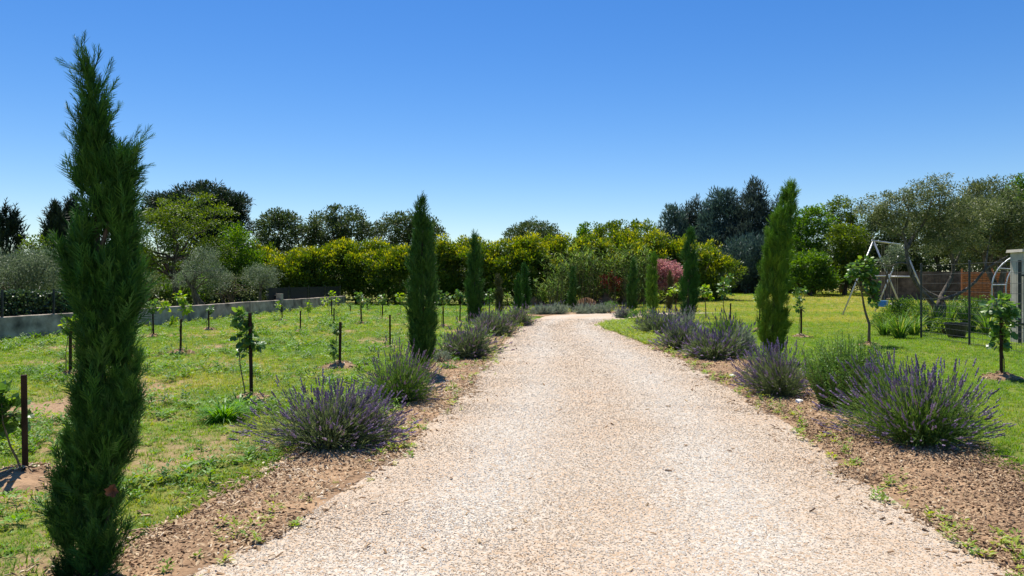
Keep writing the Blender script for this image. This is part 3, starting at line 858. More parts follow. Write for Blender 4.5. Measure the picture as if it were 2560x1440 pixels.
tree('silvery olive with domed crown in front of the bright tree', 505, 38, [B(505, 680, 52, 42, 38, 1.1), B(515, 640, 28, 26, 38, .7), B(470, 705, 34, 26, 38, .8), B(545, 700, 30, 30, 38, .7)], 'olive', 'olive_tree', 'olive tree', 'olive trees beyond the wall', cr=.30, dens=1.7, nl=44, ll=.10, lw=.24, up=.35, trunk_r=.11, bark='olive_bark', limbs=12, stems=2)
tree('smaller silvery olive left of the pale wall pillar', 650, 41, [B(650, 690, 38, 30, 41, .9), B(665, 705, 26, 24, 41, .7)], 'olive', 'olive_tree', 'olive tree', 'olive trees beyond the wall', cr=.28, dens=1.7, nl=44, ll=.11, lw=.24, up=.35, trunk_r=.09, bark='olive_bark', limbs=10)
tree('small dim olive low beside the near cypress', 360, 36, [B(360, 715, 38, 34, 36, .8)], 'olive_dark', 'olive_tree', 'olive tree', 'olive trees beyond the wall', cr=.3, dens=1.5, nl=40, ll=.10, lw=.26, trunk_r=.07, bark='olive_bark')
tree('thin bare-limbed dark tree between the two silvery olives', 590, 42, [B(600, 715, 40, 36, 42, 1), B(560, 725, 30, 26, 42, 1)], 'olive_dark', cr=.35, dens=.8, nl=30, ll=.12, lw=.3, trunk_r=.09, limbs=24, stems=4, limb_r=.4)
for lab, px, d, bl in (('dark holm oak with spiky top left of its larger neighbour', 695, 64, [B(695, 590, 58, 52, 64, 2), B(680, 560, 30, 32, 64, 1.2), B(725, 560, 28, 36, 64, 1.2), B(690, 660, 60, 60, 64, 2)]),
                       ('wide dark holm oak above the left golden hedge', 840, 66, [B(820, 580, 56, 48, 66, 2), B(880, 575, 46, 44, 66, 2), B(780, 590, 36, 36, 66, 1.5), B(915, 585, 22, 30, 66, 1), B(840, 540, 30, 22, 66, 1), B(840, 640, 90, 50, 66, 2)]),
                       ('layered dark oak partly hidden by the near dark cypress', 1010, 66, [B(985, 580, 52, 40, 66, 2), B(1010, 552, 34, 22, 66, 1.2), B(1060, 575, 36, 40, 66, 1.6), B(1090, 590, 22, 18, 66, 1), B(1010, 640, 80, 50, 66, 2)]),
                       ('distant rounded oak rising above the middle of the hedge', 1330, 74, [B(1335, 590, 58, 36, 74, 2.4), B(1290, 600, 30, 30, 74, 1.6), B(1375, 600, 34, 26, 74, 1.6), B(1330, 650, 70, 50, 74, 2.4)])):
    tree(lab, px, d, bl, 'oak', 'holm_oak', 'tree', 'holm oaks beyond the hedge', cr=.55, dens=1.35, nl=44, ll=.24, lw=.42, up=.45, trunk_r=.2, limbs=12)
tree('slender pointed tree tips above the hedge behind the soil heap', 1465, 62, [B(1462, 590, 16, 32, 62, .8), B(1452, 620, 22, 40, 62, .8)], 'mid_tree', cr=.35, dens=1.2, nl=30, ll=.2, up=.9)
tree('leafy green treetop above the hedge left of the conifers', 1520, 62, [B(1515, 590, 34, 34, 62, 1.4), B(1545, 580, 24, 26, 62, 1), B(1495, 600, 20, 26, 62, 1), B(1600, 580, 40, 30, 62, 1.2)], 'bright_tree', cr=.4, dens=1.2, nl=30, ll=.2, up=.6)

# conifers on the right: upswept fingers of needles
def conifer(lab, px, d, bl, m):
    return tree(lab, px, d, bl, m, 'blue_conifer', 'conifer', 'conifers beyond the lawn', cr=.55, dens=1.5, nl=38, ll=.46, lw=.20, up=.9, trunk_r=.24, limbs=12, flat=1.15, hollow=.5)
conifer('tallest dusky blue conifer left of the leaning green cypress', 1885, 76, cone_blobs(1885, 470, 735, 118, 76, 7, .8), 'dusk_conifer')
conifer('blue green conifer with a rounded twin top', 1798, 78, cone_blobs(1798, 494, 735, 112, 78, 6, .6), 'blue_conifer')
conifer('lower blue green conifer at the left end of the conifers', 1690, 79, cone_blobs(1685, 535, 735, 84, 79, 5, .55), 'blue_conifer')
conifer('blue green conifer between the left and twin topped conifers', 1738, 80, cone_blobs(1738, 522, 735, 86, 80, 5, .6), 'dusk_conifer')
conifer('pale blue drooping conifer low in front of the tallest one', 1868, 71, [B(1865, 660, 56, 66, 71, 2), B(1835, 690, 44, 44, 71, 1.6), B(1900, 650, 30, 60, 71, 1.4)], 'blue_conifer')
conifer('dusky conifer behind the leaning green cypress', 1955, 78, cone_blobs(1955, 512, 735, 84, 78, 5, .7), 'dusk_conifer')

# broadleaf trees right of the conifers
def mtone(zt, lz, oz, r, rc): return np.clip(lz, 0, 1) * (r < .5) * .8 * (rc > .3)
tree('dark green tree just right of the leaning green cypress', 2030, 68, [B(2030, 570, 48, 56, 68, 2), B(2010, 640, 44, 60, 68, 2), B(2040, 690, 60, 44, 66, 2)], 'mid_tree', cr=.5, dens=1.4, nl=44, ll=.24, trunk_r=.2, limbs=8)
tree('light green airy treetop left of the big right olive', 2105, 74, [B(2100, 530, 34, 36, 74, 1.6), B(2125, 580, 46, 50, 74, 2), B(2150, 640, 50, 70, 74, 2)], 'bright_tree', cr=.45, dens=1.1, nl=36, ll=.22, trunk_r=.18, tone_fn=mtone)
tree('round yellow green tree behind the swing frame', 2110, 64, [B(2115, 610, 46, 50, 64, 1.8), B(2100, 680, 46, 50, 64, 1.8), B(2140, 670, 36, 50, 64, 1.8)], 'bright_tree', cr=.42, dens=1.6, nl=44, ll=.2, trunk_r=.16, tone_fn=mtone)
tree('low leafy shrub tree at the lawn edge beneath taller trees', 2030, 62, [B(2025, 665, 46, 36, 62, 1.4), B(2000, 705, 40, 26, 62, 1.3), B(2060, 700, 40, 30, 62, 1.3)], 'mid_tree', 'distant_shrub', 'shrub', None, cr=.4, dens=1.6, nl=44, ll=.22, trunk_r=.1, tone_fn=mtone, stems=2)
tree('very dark tree filling the gap behind the swing frame', 2205, 66, [B(2200, 600, 46, 60, 66, 1.8), B(2240, 660, 50, 60, 66, 1.8), B(2190, 680, 40, 50, 66, 1.8)], 'oak', cr=.5, dens=1.4, nl=44, ll=.24, trunk_r=.2)
tree('dark green tree mass above the garden wall', 2330, 66, [B(2310, 590, 70, 70, 66, 2.4), B(2380, 600, 60, 70, 66, 2.4)], 'oak', cr=.55, dens=1.5, nl=44, ll=.25, trunk_r=.2)
tree('tall dusky tree behind the woven fence', 2460, 60, [B(2440, 560, 60, 76, 60, 2.2), B(2510, 570, 50, 90, 60, 2.2), B(2470, 640, 80, 40, 60, 2)], 'olive_dark', cr=.5, dens=1.7, nl=46, ll=.22, lw=.4, trunk_r=.2)
tree('green tree topping the far right edge above the cream pillar', 2545, 58, [B(2540, 500, 30, 46, 58, 1.4), B(2575, 530, 50, 70, 58, 2), B(2570, 620, 60, 60, 58, 2)], 'mid_tree', cr=.45, dens=1.5, nl=42, ll=.22, trunk_r=.2)
tree('second dusky olive spreading behind the wire fence', 2480, 32, [B(2430, 545, 70, 62, 32, 1.6), B(2500, 560, 70, 70, 32, 1.6), B(2560, 580, 60, 80, 32, 1.6), B(2470, 480, 50, 30, 32, 1.1), B(2450, 610, 60, 30, 32, 1.2)], 'olive_dark', 'olive_tree', 'olive tree', 'olives in the right garden', cr=.34, dens=1.5, nl=66, ll=.13, lw=.3, up=.25, trunk_r=.13, bark='olive_bark', limbs=26, stems=2)

# --- woodland and undergrowth that read as one mass
def mass(name, label, runs, m, ll, cr, per):
    Ps, Os = [], []
    for (x0, y0, x1, y1, h0, h1, k) in runs:
        t = R.uniform(0, 1, k)
        hh = h0 + (h1 - h0) * fbm(t * 14, t * 0, int(abs(x0) * 7) % 50, 3)
        x = x0 + (x1 - x0) * t; y = y0 + (y1 - y0) * t + R.normal(size=k) * .9
        Ps.append(np.stack([x, y, gz(x, y) + hh * R.uniform(0.02, 1, k) ** .7], 1))
    C = np.concatenate(Ps); k = len(C)
    idx = np.repeat(np.arange(k), per); n = len(idx)
    loc = rdir(n) * (R.uniform(0, 1, n) ** .45)[:, None]
    P = C[idx] + loc * cr; P[:, 2] = np.maximum(P[:, 2], .03)
    D = nrm(loc + rdir(n) * .8 + np.array([0, 0, .3]))
    o = part(name, stamp(*LEAF, P, D, ll * R.uniform(.6, 1.3, n), roll=nrm(rdir(n) + np.array([0, 0, .7])), SX=ll * .5 * R.uniform(.7, 1.2, n)), M[m],
             var=np.repeat(np.clip(R.uniform(0, .8, k)[idx] + R.normal(size=n) * .15, 0, 1), 4), tone=np.repeat((R.uniform(size=n) < .06) * .7, 4))
    return tag(o, label, 'vegetation', kind='stuff')
mass('woodland', 'dark distant woodland closing the view beyond the hedge and garden', [(-95, 92, 20, 96, 3.0, 6.4, 2100), (18, 96, 100, 92, 4.0, 7.5, 1700)], 'oak', .55, 1.0, 14)
mass('undergrowth', 'dark tangled undergrowth beneath the trees and behind the hedge', [(-40, 52, -17, 58, 1.6, 3.4, 700), (-18, 56, 16, 57, 2.0, 4.2, 900), (10, 83, 34, 76, 2.0, 4.0, 520), (24, 72, 44, 62, 2.0, 4.5, 420), (-30, 44, -14, 51, .5, 1.6, 300)], 'oak', .28, .55, 22)

# --- reeds, pink shrub, red shrub
def reeds(lab, px, py, w, hpx, n):
    b = gp(px, py); d = b[1]; s = d / FP
    root = thing('reed_clump', lab, 'reeds', b, 'tall reeds before the hedge')
    cs, P, D, S = [], [], [], []
    for k in range(n):
        q = b + np.array([R.uniform(-1, 1) * w * s, R.uniform(-.6, .6), 0])
        h = hpx * s * R.uniform(.65, 1.05)
        t = q + np.array([R.normal() * .28, R.normal() * .2, h])
        pts = bend(q, t, 5, .03); cs.append(tube(pts, np.linspace(.014, .006, 5), 4))
        m = 22
        tt = R.uniform(.2, 1.0, m)
        P.append(q + (t - q) * tt[:, None]); a = R.uniform(0, 2 * math.pi, m)
        D.append(nrm(np.stack([np.cos(a), np.sin(a), R.uniform(.15, 1.1, m)], 1))); S.append(R.uniform(.4, .75, m))
    P = np.concatenate(P); D = np.concatenate(D); S = np.concatenate(S)
    part('canes', join(cs), M['twig'], root, b)
    V, F = stamp(BLADE[0] * (1, 1, -4.5), BLADE[1], P, D, S, roll=np.tile((0.001, 0, 1.0), (len(P), 1)), SX=S * .075)
    part('leaves', (V, F), M['reed'], root, b, var=np.repeat(R.uniform(0, 1, len(P)), 5), tone=np.repeat((R.uniform(size=len(P)) < .2) * .7, 5))
reeds('arching green reed clump behind the lone thin cypress', 1420, 768, 44, 150, 62)
reeds('tall reed clump left of the pink shrub', 1590, 768, 36, 155, 56)
reeds('thin reed clump between the two taller reed clumps', 1500, 768, 40, 165, 46)
reeds('short young reeds by the orange soil patch', 1372, 766, 26, 66, 34)
tree('pink flowering shrub behind the wavy green cypress', 1662, 50, [B(1668, 680, 32, 26, 50, 1), B(1645, 672, 20, 18, 50, .8), B(1694, 695, 22, 22, 50, .8), B(1650, 715, 34, 22, 50, .8)], 'pink', 'pink_shrub', 'shrub', None, cr=.26, dens=1.2, nl=34, ll=.15, lw=.5, trunk_r=.05, stems=3)
tree('small dark red shrub beside the brown soil heap', 1522, 46, [B(1522, 705, 20, 20, 46, .5), B(1545, 715, 14, 14, 46, .4)], 'red', 'red_shrub', 'shrub', None, cr=.22, dens=1.3, nl=30, ll=.13, lw=.5, trunk_r=.03, stems=2)

# --- the big olive behind the wire fence
def big_olive():
    d = 25.0
    b = np.array([(2345 - 1280) / FP * d, d, 0.])
    root = thing('olive_tree', 'large gnarled olive with curving pale limbs behind the wire fence', 'olive tree', b, 'olives in the right garden')
    Q = lambda x, y, dd=0.0: W(x, y, d + dd)
    limbs = [([b, Q(2345, 770), Q(2300, 725, -.2), Q(2272, 680, -.3), Q(2266, 630, -.3), Q(2262, 575, -.2), Q(2235, 555)], .095, .035),
             ([Q(2266, 625, -.3), Q(2280, 595), Q(2310, 560), Q(2330, 500)], .07, .02), ([Q(2262, 575, -.2), Q(2275, 530), Q(2255, 490)], .05, .015),
             ([Q(2268, 660, -.3), Q(2250, 655, -.2), Q(2225, 668, -.1), Q(2195, 655)], .035, .012), ([Q(2262, 600, -.2), Q(2230, 575), Q(2180, 552)], .035, .01),
             ([Q(2345, 770), Q(2350, 740, .3), Q(2380, 700, .4), Q(2388, 655, .5), Q(2360, 600, .4), Q(2345, 560, .3), Q(2350, 510, .3)], .085, .025),
             ([Q(2388, 660, .5), Q(2410, 610, .5), Q(2425, 560, .5)], .05, .015), ([Q(2350, 750), Q(2400, 735, -.2), Q(2440, 705, -.3), Q(2462, 672, -.3), Q(2520, 640, -.3)], .065, .022),
             ([Q(2350, 745, .2), Q(2320, 730, .4), Q(2300, 712, .5)], .06, .02), ([Q(2462, 675, -.3), Q(2470, 620), Q(2480, 570)], .04, .012), ([b, Q(2360, 770), Q(2350, 742, .2)], .115, .085)]
    part('trunk', join([tube(spline(p, 16), np.linspace(r0, r1, 16), 8) for p, r0, r1 in limbs]), M['olive_bark'], root, b, smooth=True)
    bl = [B(2235, 510, 60, 42, d, .9), B(2330, 480, 58, 44, d, .9), B(2215, 560, 56, 36, d, .8), B(2300, 560, 56, 46, d, .9), B(2380, 540, 52, 50, d, .9), B(2420, 580, 56, 50, d, .9), B(2170, 530, 40, 28, d, .6), B(2350, 620, 60, 30, d, .8), B(2460, 530, 50, 40, d, .8)]
    C, O, crs, idx, loc, P = crown_points(bl, .26, 1.35, 80, .35, -.8, .7)
    n = len(P); D = nrm(loc * .5 + rdir(n) * .8 + np.array([0, 0, .15]))
    part('crown', stamp(*LEAF, P, D, R.uniform(.055, .11, n), SX=R.uniform(.022, .036, n)), M['olive_dark'], root, b, var=np.repeat(np.clip(R.uniform(.1, .8, len(C))[idx] + R.normal(size=n) * .25, 0, 1), 4), tone=np.repeat((R.uniform(size=n) < .12) * .8, 4))
    bl = [B(2205, 640, 34, 26, d + 3, .6), B(2240, 625, 30, 26, d + 3, .6), B(2190, 615, 22, 18, d + 3, .5)]
    return root
big_olive()
tree('pale feathery young olive between swing frame and big olive', 2238, 29, [B(2238, 640, 24, 26, 29, .5), B(2222, 658, 18, 14, 29, .4)], 'olive', 'olive_tree', 'olive tree', 'olives in the right garden', cr=.2, dens=1.3, nl=34, ll=.12, lw=.34, trunk_r=.035, bark='olive_bark', drop=.4)

# ------------------------------------------------------------------ garden structures on the right
# swing frame
b = np.array([18.3, 36.4, 0.])
sw = thing('swing_set', 'pale tubular A-frame swing set on the lawn beyond the sapling', 'swing set', b)
A1, A2 = np.array([16.8, 34.4, 3.48]), np.array([20.3, 38.4, 3.48])
part('top_beam', tube([A1 - (.15, .17, 0), A2 + (.2, .2, 0)], .040, 10), M['galv'], sw, b, smooth=True)
for ap, dx in ((A1, 1.47), (A2, 1.5)):
    for sg in (-1, 1):
        q = ap + np.array([sg * dx, 0, 0]); q[2] = -.05
        part('leg', tube([ap, q], .036, 10), M['galv'], sw, b, smooth=True)
    part('cross_brace', tube([ap + (-dx * .47, .03, -1.64), ap + (dx * .47, .03, -1.64)], .035, 8), M['galv'], sw, b, smooth=True)
part('side_bar', tube([A1 + (.75, .05, -1.6), A2 + (-.9, -.05, -1.6)], .04, 8), M['galv'], sw, b, smooth=True)
def swing(t, drop, seat_mat, seat_kind):
    c = A1 + (A2 - A1) * t; u_ = nrm((A2 - A1)[None])[0]
    st = part('swing_seat', (box((c[0], c[1], c[2] - drop), (.44, .2, .05), rz=math.atan2(u_[1], u_[0]), bev=.03) if seat_kind == 0 else
              join([box((c[0], c[1], c[2] - drop + .12), (.42, .34, .26), rz=math.atan2(u_[1], u_[0]), taper=1.15, bev=.08), box((c[0], c[1], c[2] - drop + .26), (.52, .42, .04), rz=math.atan2(u_[1], u_[0]), bev=.1)])), seat_mat, sw, b)
    for sg in (-1, 1):
        p = c + u_ * .21 * sg
        part('rope', tube([p, p - (0, 0, drop - .02)], .011, 5), M['rope'], st, b)
swing(.30, 3.10, M['blue_plastic'], 1)
swing(.52, 2.75, M['wood'], 0)
swing(.75, 2.95, M['wood'], 0)

# garden wall and woven fence panels behind
def wall_box(name, lab, cat, x0, y0, x1, y1, z0, z1, m, th=.2):
    c = np.array([(x0 + x1) / 2, (y0 + y1) / 2, (z0 + z1) / 2]); L_ = math.hypot(x1 - x0, y1 - y0)
    o = part(name, box((0, 0, 0), (L_, th, z1 - z0), bev=.01), m); o.location = c; o.rotation_euler = (0, 0, math.atan2(y1 - y0, x1 - x0))
    return tag(o, lab, cat)
wall_box('garden_wall', 'brown grey garden wall behind the big olive', 'wall', 26.2, 54, 34.2, 53.2, 0.1, 2.3, M['garden_wall'])
fb = np.array([33.4, 50.0, 0.2])
wf = thing('woven_fence', 'orange brown woven wooden fence seen through the wire fence', 'fence', fb)
for k in range(3):
    x0 = 30.4 + k * 2.05
    pn = part('woven_panel', box((x0 + 1.0, 50.06, 1.25), (1.88, .012, 2.0)), M['mesh_screen'], wf, fb)
    part('post', box((x0, 50, 1.3), (.10, .10, 2.3), bev=.01), M['terracotta'], wf, fb)
    for r_ in range(13):
        xs = np.linspace(x0 + .06, x0 + 1.98, 25)
        w_ = .05 * np.sin((xs - x0) * 2 * math.pi / .62 + (r_ % 2) * math.pi)
        z = .38 + r_ * .148
        up_ = np.stack([xs, 50 + w_, np.full(25, z + .066)], 1); lo_ = np.stack([xs, 50 + w_, np.full(25, z - .066)], 1)
        bk = np.array([0, .014, 0]); V = np.concatenate([lo_, up_, up_ + bk, lo_ + bk]); F = []
        for i in range(24):
            for a_ in range(4):
                c_ = ((a_ + 1) % 4) * 25; F.append((a_ * 25 + i, a_ * 25 + i + 1, c_ + i + 1, c_ + i))
        part('slat', (V, tris(F)), M['terracotta'], pn, fb)
part('post', box((36.55, 50, 1.3), (.10, .10, 2.3), bev=.01), M['terracotta'], wf, fb)

# cream gate pillar with dark post
b = np.array([13.42, 19.3, 0.])
gpil = thing('gate_pillar', 'cream stone gate pillar with flat cap at the right edge', 'pillar', b)
part('shaft', box((13.42, 19.3, 1.15), (.52, .52, 2.4), bev=.015), M['cream_stone'], gpil, b)
part('cap', box((13.42, 19.3, 2.39), (.66, .66, .075), taper=.96, bev=.012), M['cream_stone'], gpil, b)
b = np.array([13.0, 18.95, 0.])
gpo = thing('gate_post', 'black metal post standing against the cream gate pillar', 'post', b)
part('shaft', tube([b - (0, 0, .1), b + (0, 0, 2.14)], .04, 8), M['black_metal'], gpo, b)
part('bracket', box(b + (.09, .03, 1.75), (.16, .05, .05), bev=.006), M['black_metal'], gpo, b)
part('bracket', box(b + (.09, .03, .5), (.16, .05, .05), bev=.006), M['black_metal'], gpo, b)

# wire fence, posts and wires
FPTS = [np.array([11.5, 20.8, 0]), np.array([11.25, 18.2, 0]), np.array([11.05, 15.7, 0])]
fb = FPTS[0]
wfen = thing('wire_fence', 'tall black wire mesh fence between the olive and the lawn', 'fence', fb)
for q in FPTS:
    q[2] = float(gz(q[0], q[1]))
    pt = part('post', tube([q - (0, 0, .1), q + (0, 0, 2.08)], .026, 8), M['black_metal'], wfen, fb)
    part('post_cap', tube([q + (0, 0, 2.08), q + (0, 0, 2.10)], [.032, .02], 8), M['black_metal'], pt, fb)
for s_ in range(2):
    p, q = FPTS[s_], FPTS[s_ + 1]
    for z in (.06, .2, .34, .48, .62, .78, .94, 1.12, 1.32, 1.54, 1.78, 2.02):
        part('wire', tube(bend(p + (0, 0, z), q + (0, 0, z), 4, .0025), .0045, 5), M['black_metal'], wfen, fb)
    for k in range(1, 13):
        c = p + (q - p) * k / 13
        part('wire', tube([c + (0, 0, .05), c + (0, 0, 2.02)], .003, 4), M['black_metal'], wfen, fb)

# arched metal tunnel
ab = np.array([17.6, 27.5, 0.])
ar = thing('metal_arch', 'pale curved metal arch frame with rungs left of the cream pillar', 'arch', ab)
th = np.linspace(math.pi, 0, 22)
for yy in (26.6, 28.4):
    sh = .2 + (yy - 26.6) * .95
    pts = [(17.05 + sh, yy, -.05), (17.05 + sh, yy, .8)] + [(18.5 + sh + 1.45 * math.cos(a_), yy, 1.35 + 1.28 * math.sin(a_)) for a_ in th] + [(19.95 + sh, yy, .8), (19.95 + sh, yy, -.05)]
    part('hoop', tube(np.array(pts), .024, 8), M['galv'], ar, ab, smooth=True)
for a_ in (3.05, 2.55, 2.1, 1.57, 1.0, .5):
    p = np.array([18.7 + 1.45 * math.cos(a_), 26.6, 1.35 + 1.28 * math.sin(a_)]); part('rung', tube([p, p + (1.71, 1.8, 0)], .02, 7), M['galv'], ar, ab, smooth=True)
for z in (.45, .95):
    part('rung', tube([(17.25, 26.6, z), (18.96, 28.4, z)], .02, 7), M['galv'], ar, ab, smooth=True)

# black pot
pb = np.array([12.55, 20.9, float(gz(12.5, 20.9))])
V = []; prof = [(.20, 0), (.24, .12), (.29, .36), (.32, .38), (.32, .43), (.29, .43), (.27, .37), (.0, .36)]
nn_ = 20
for r_, z in prof:
    for k in range(nn_):
        a_ = k * 2 * math.pi / nn_; V.append((pb[0] + r_ * math.cos(a_), pb[1] + r_ * math.sin(a_), pb[2] + z))
F = []
for i in range(len(prof) - 1):
    for k in range(nn_): F.append((i * nn_ + k, i * nn_ + (k + 1) % nn_, (i + 1) * nn_ + (k + 1) % nn_, (i + 1) * nn_ + k))
tag(part('black_pot', (np.array(V) - pb, tris(F)), M['black_plastic'], smooth=False), 'large black plastic pot behind the wire fence', 'pot').location = pb

# strap-leaved clumps and shrubs of the right garden
def strap(lab, px, py, n, ln, w=.03, m='strap', name='strap_leaf_plant', cat='plant', group='strap leaved plants by the wire fence', out=.55, dy=0):
    b = gp(px, py)
    root = thing(name, lab, cat, b, group)
    a = R.uniform(0, 2 * math.pi, n); t = R.uniform(.1, 1, n) * out
    D = nrm(np.stack([np.cos(a) * t, np.sin(a) * t, np.ones(n) * .8], 1))
    P = b + np.stack([np.cos(a), np.sin(a), np.zeros(n)], 1) * R.uniform(0, .14, n)[:, None]
    n0 = n; S = ln * 1.15 * R.uniform(.6, 1.15, n)
    T = []; segs = 5
    for k in range(segs + 1):
        u_ = k / segs; wd = .5 * (1 - u_ ** 2.2) + .01
        yv = u_ * (1 - .12 * u_ * u_); zv = -11.0 * u_ ** 2.6 * .9
        T += [(-wd, yv, zv), (wd, yv, zv)]
    F = tris([(2 * k, 2 * k + 1, 2 * k + 3, 2 * k + 2) for k in range(segs)])
    V, F = stamp(np.array(T), F, P, D, S, roll=np.tile((0.01, 0, 1.0), (n, 1)), SX=np.full(n, w) * R.uniform(.7, 1.2, n))
    k = len(T)
    part('leaves', (V, F), M[m], root, b, var=np.repeat(R.uniform(0, 1, n), k), tone=np.repeat((R.uniform(size=n) < .15) * R.uniform(.3, 1, n), k))
for px, py, n, ln, lab in ((2212, 838, 60, .55, 'strappy green clump leftmost of the flower bed by the wire fence'), (2250, 846, 80, .62, 'strappy clump arching over the bed edge beside the first fence post'),
                           (2286, 838, 60, .6, 'strappy clump at the foot of the first wire fence post'), (2330, 828, 70, .75, 'strappy clump left of the black pot'), (2375, 818, 80, .85, 'tall strappy clump rising behind the black pot'),
                           (2425, 828, 80, .8, 'strappy clump right of the black pot'), (2470, 838, 70, .7, 'yellowing strappy clump nearest the cream pillar'), (2300, 800, 70, .8, 'strappy clump under the big olive, set well back')):
    strap(lab, px, py, int(n * 1.5), ln * 1.32, .036)
def shrub(lab, px, py, w, h, m, n=1500, ll=.05, lw=.55, name='garden_shrub', cat='shrub', group=None, up=.4, petals=0, tone_p=.15):
    b = gp(px, py)
    root = thing(name, lab, cat, b, group)
    ncl = max(8, n // 40)
    dv = rdir(ncl); dv[:, 2] = np.abs(dv[:, 2])
    C = b + np.array([0, 0, h * .22]) + dv * np.array([w / 2, w / 2 * .9, h * .68]) * R.uniform(.45, .95, ncl)[:, None]
    idx = R.integers(0, ncl, n); P = C[idx] + rdir(n) * (R.uniform(0, 1, n) ** .5 * min(w, h) * .22)[:, None]
    P[:, 2] = np.maximum(P[:, 2], b[2] + .02)
    D = nrm(rdir(n) + dv[idx] * .6 + np.array([0, 0, up]))
    part('foliage', stamp(*LEAF, P, D, ll * R.uniform(.6, 1.3, n), roll=nrm(rdir(n) + np.array([0, 0, .8])), SX=ll * lw * R.uniform(.8, 1.2, n)), M[m], root, b, var=np.repeat(R.uniform(0, 1, n), 4), tone=np.repeat((R.uniform(size=n) < tone_p) * .8, 4))
    part('stems', join([tube(bend(b - (0, 0, .03), c, 4, .08), np.linspace(.012, .004, 4), 5) for c in C[:14]]), M['twig'], root, b)
    for k in range(petals):
        c = C[R.integers(0, ncl)] + np.array([0, -.1, .12]); m_ = 12
        part('flower', stamp(*LEAF, np.tile(c, (m_, 1)), nrm(rdir(m_) + np.array([0, -.2, .5])), np.full(m_, .055), SX=np.full(m_, .05)), M['petal'], root, b, var=np.repeat(R.uniform(0, 1, m_), 4))
shrub('leafy rose bush with a few pale blooms before the swing set', 2240, 806, 1.1, 1.05, 'shrub', 2600, .065, petals=5)
shrub('bushy dark green plant under the big olive limbs', 2270, 800, 1.2, 1.0, 'shrub', 2400, .07)
shrub('yellow green bush low at the left of the flower bed', 2205, 820, .8, .6, 'shrub', 1300, .05, tone_p=.5)
shrub('spreading leafy shrub right behind the first fence post', 2325, 812, 1.5, .95, 'shrub', 2600, .07, tone_p=.3)
shrub('low yellow green plant between the two wire fence posts', 2365, 836, 1.0, .55, 'shrub', 1600, .06, tone_p=.5)
shrub('dark leafy bush under the right limbs of the big olive', 2400, 806, 1.7, 1.15, 'shrub', 3000, .07)
shrub('rounded green shrub between black pot and gate post', 2440, 806, 1.5, 1.1, 'shrub', 2600, .07)

# far soil heaps
def heap(lab, px, py, wpx, h, m, seed):
    b = gp(px, py); s = b[1] / FP
    nr, na = 12, 28; V = []
    for i in range(nr + 1):
        r = i / nr
        for k in range(na):
            a = k * 2 * math.pi / na
            x, y = math.cos(a) * r * wpx * s, math.sin(a) * r * .9
            z = h * (1 - r ** 1.7) * (.65 + .7 * float(fbm(x * 1.6 + seed, y * 1.6, seed, 3))) - (.03 if i == nr else 0)
            V.append((x, y, z))
    F = []
    for i in range(nr):
        for k in range(na): F.append((i * na + k, (i + 1) * na + k, (i + 1) * na + (k + 1) % na, i * na + (k + 1) % na))
    o = part('soil_heap', (np.array(V), tris(F)), M[m], smooth=True); o.location = b
    tag(o, lab, 'soil heap', 'soil heaps before the hedge')
heap('low brown compost heap, left one of two behind the bend', 1466, 766, 34, .62, 'heap', 3)
heap('taller rounded brown compost heap behind the bend', 1516, 768, 30, .75, 'heap', 8)
heap('small orange soil heap beside the short young reeds', 1338, 764, 26, .65, 'orange_soil', 5)

# ------------------------------------------------------------------ lavender, rosemary, grey plants
def spike_template():
    V, F = [], []
    def ring(y, r, k=3, ph=0.0):
        for j in range(k):
            a = ph + j * 2 * math.pi / k; V.append((r * math.cos(a), y, r * math.sin(a)))
    for y, r, ph in ((0, .25, 0), (.15, 1.0, .5), (.32, .5, 1.0), (.48, 1.05, 0), (.66, .5, .6), (.80, .85, 1.1), (1.0, .15, 0)): ring(y, r, 3, ph)
    for i in range(6):
        for j in range(3): F.append((i * 3 + j, i * 3 + (j + 1) % 3, (i + 1) * 3 + (j + 1) % 3, (i + 1) * 3 + j))
    return np.array(V), tris(F)
SPIKE = spike_template()
SPIKE_LO = (np.array([(0, 0, 0), (1, .4, 0), (-.5, .4, .87), (-.5, .4, -.87), (0, 1, 0)]), np.array([(0, 2, 1), (0, 3, 2), (0, 1, 3), (4, 1, 2), (4, 2, 3), (4, 3, 1)]))

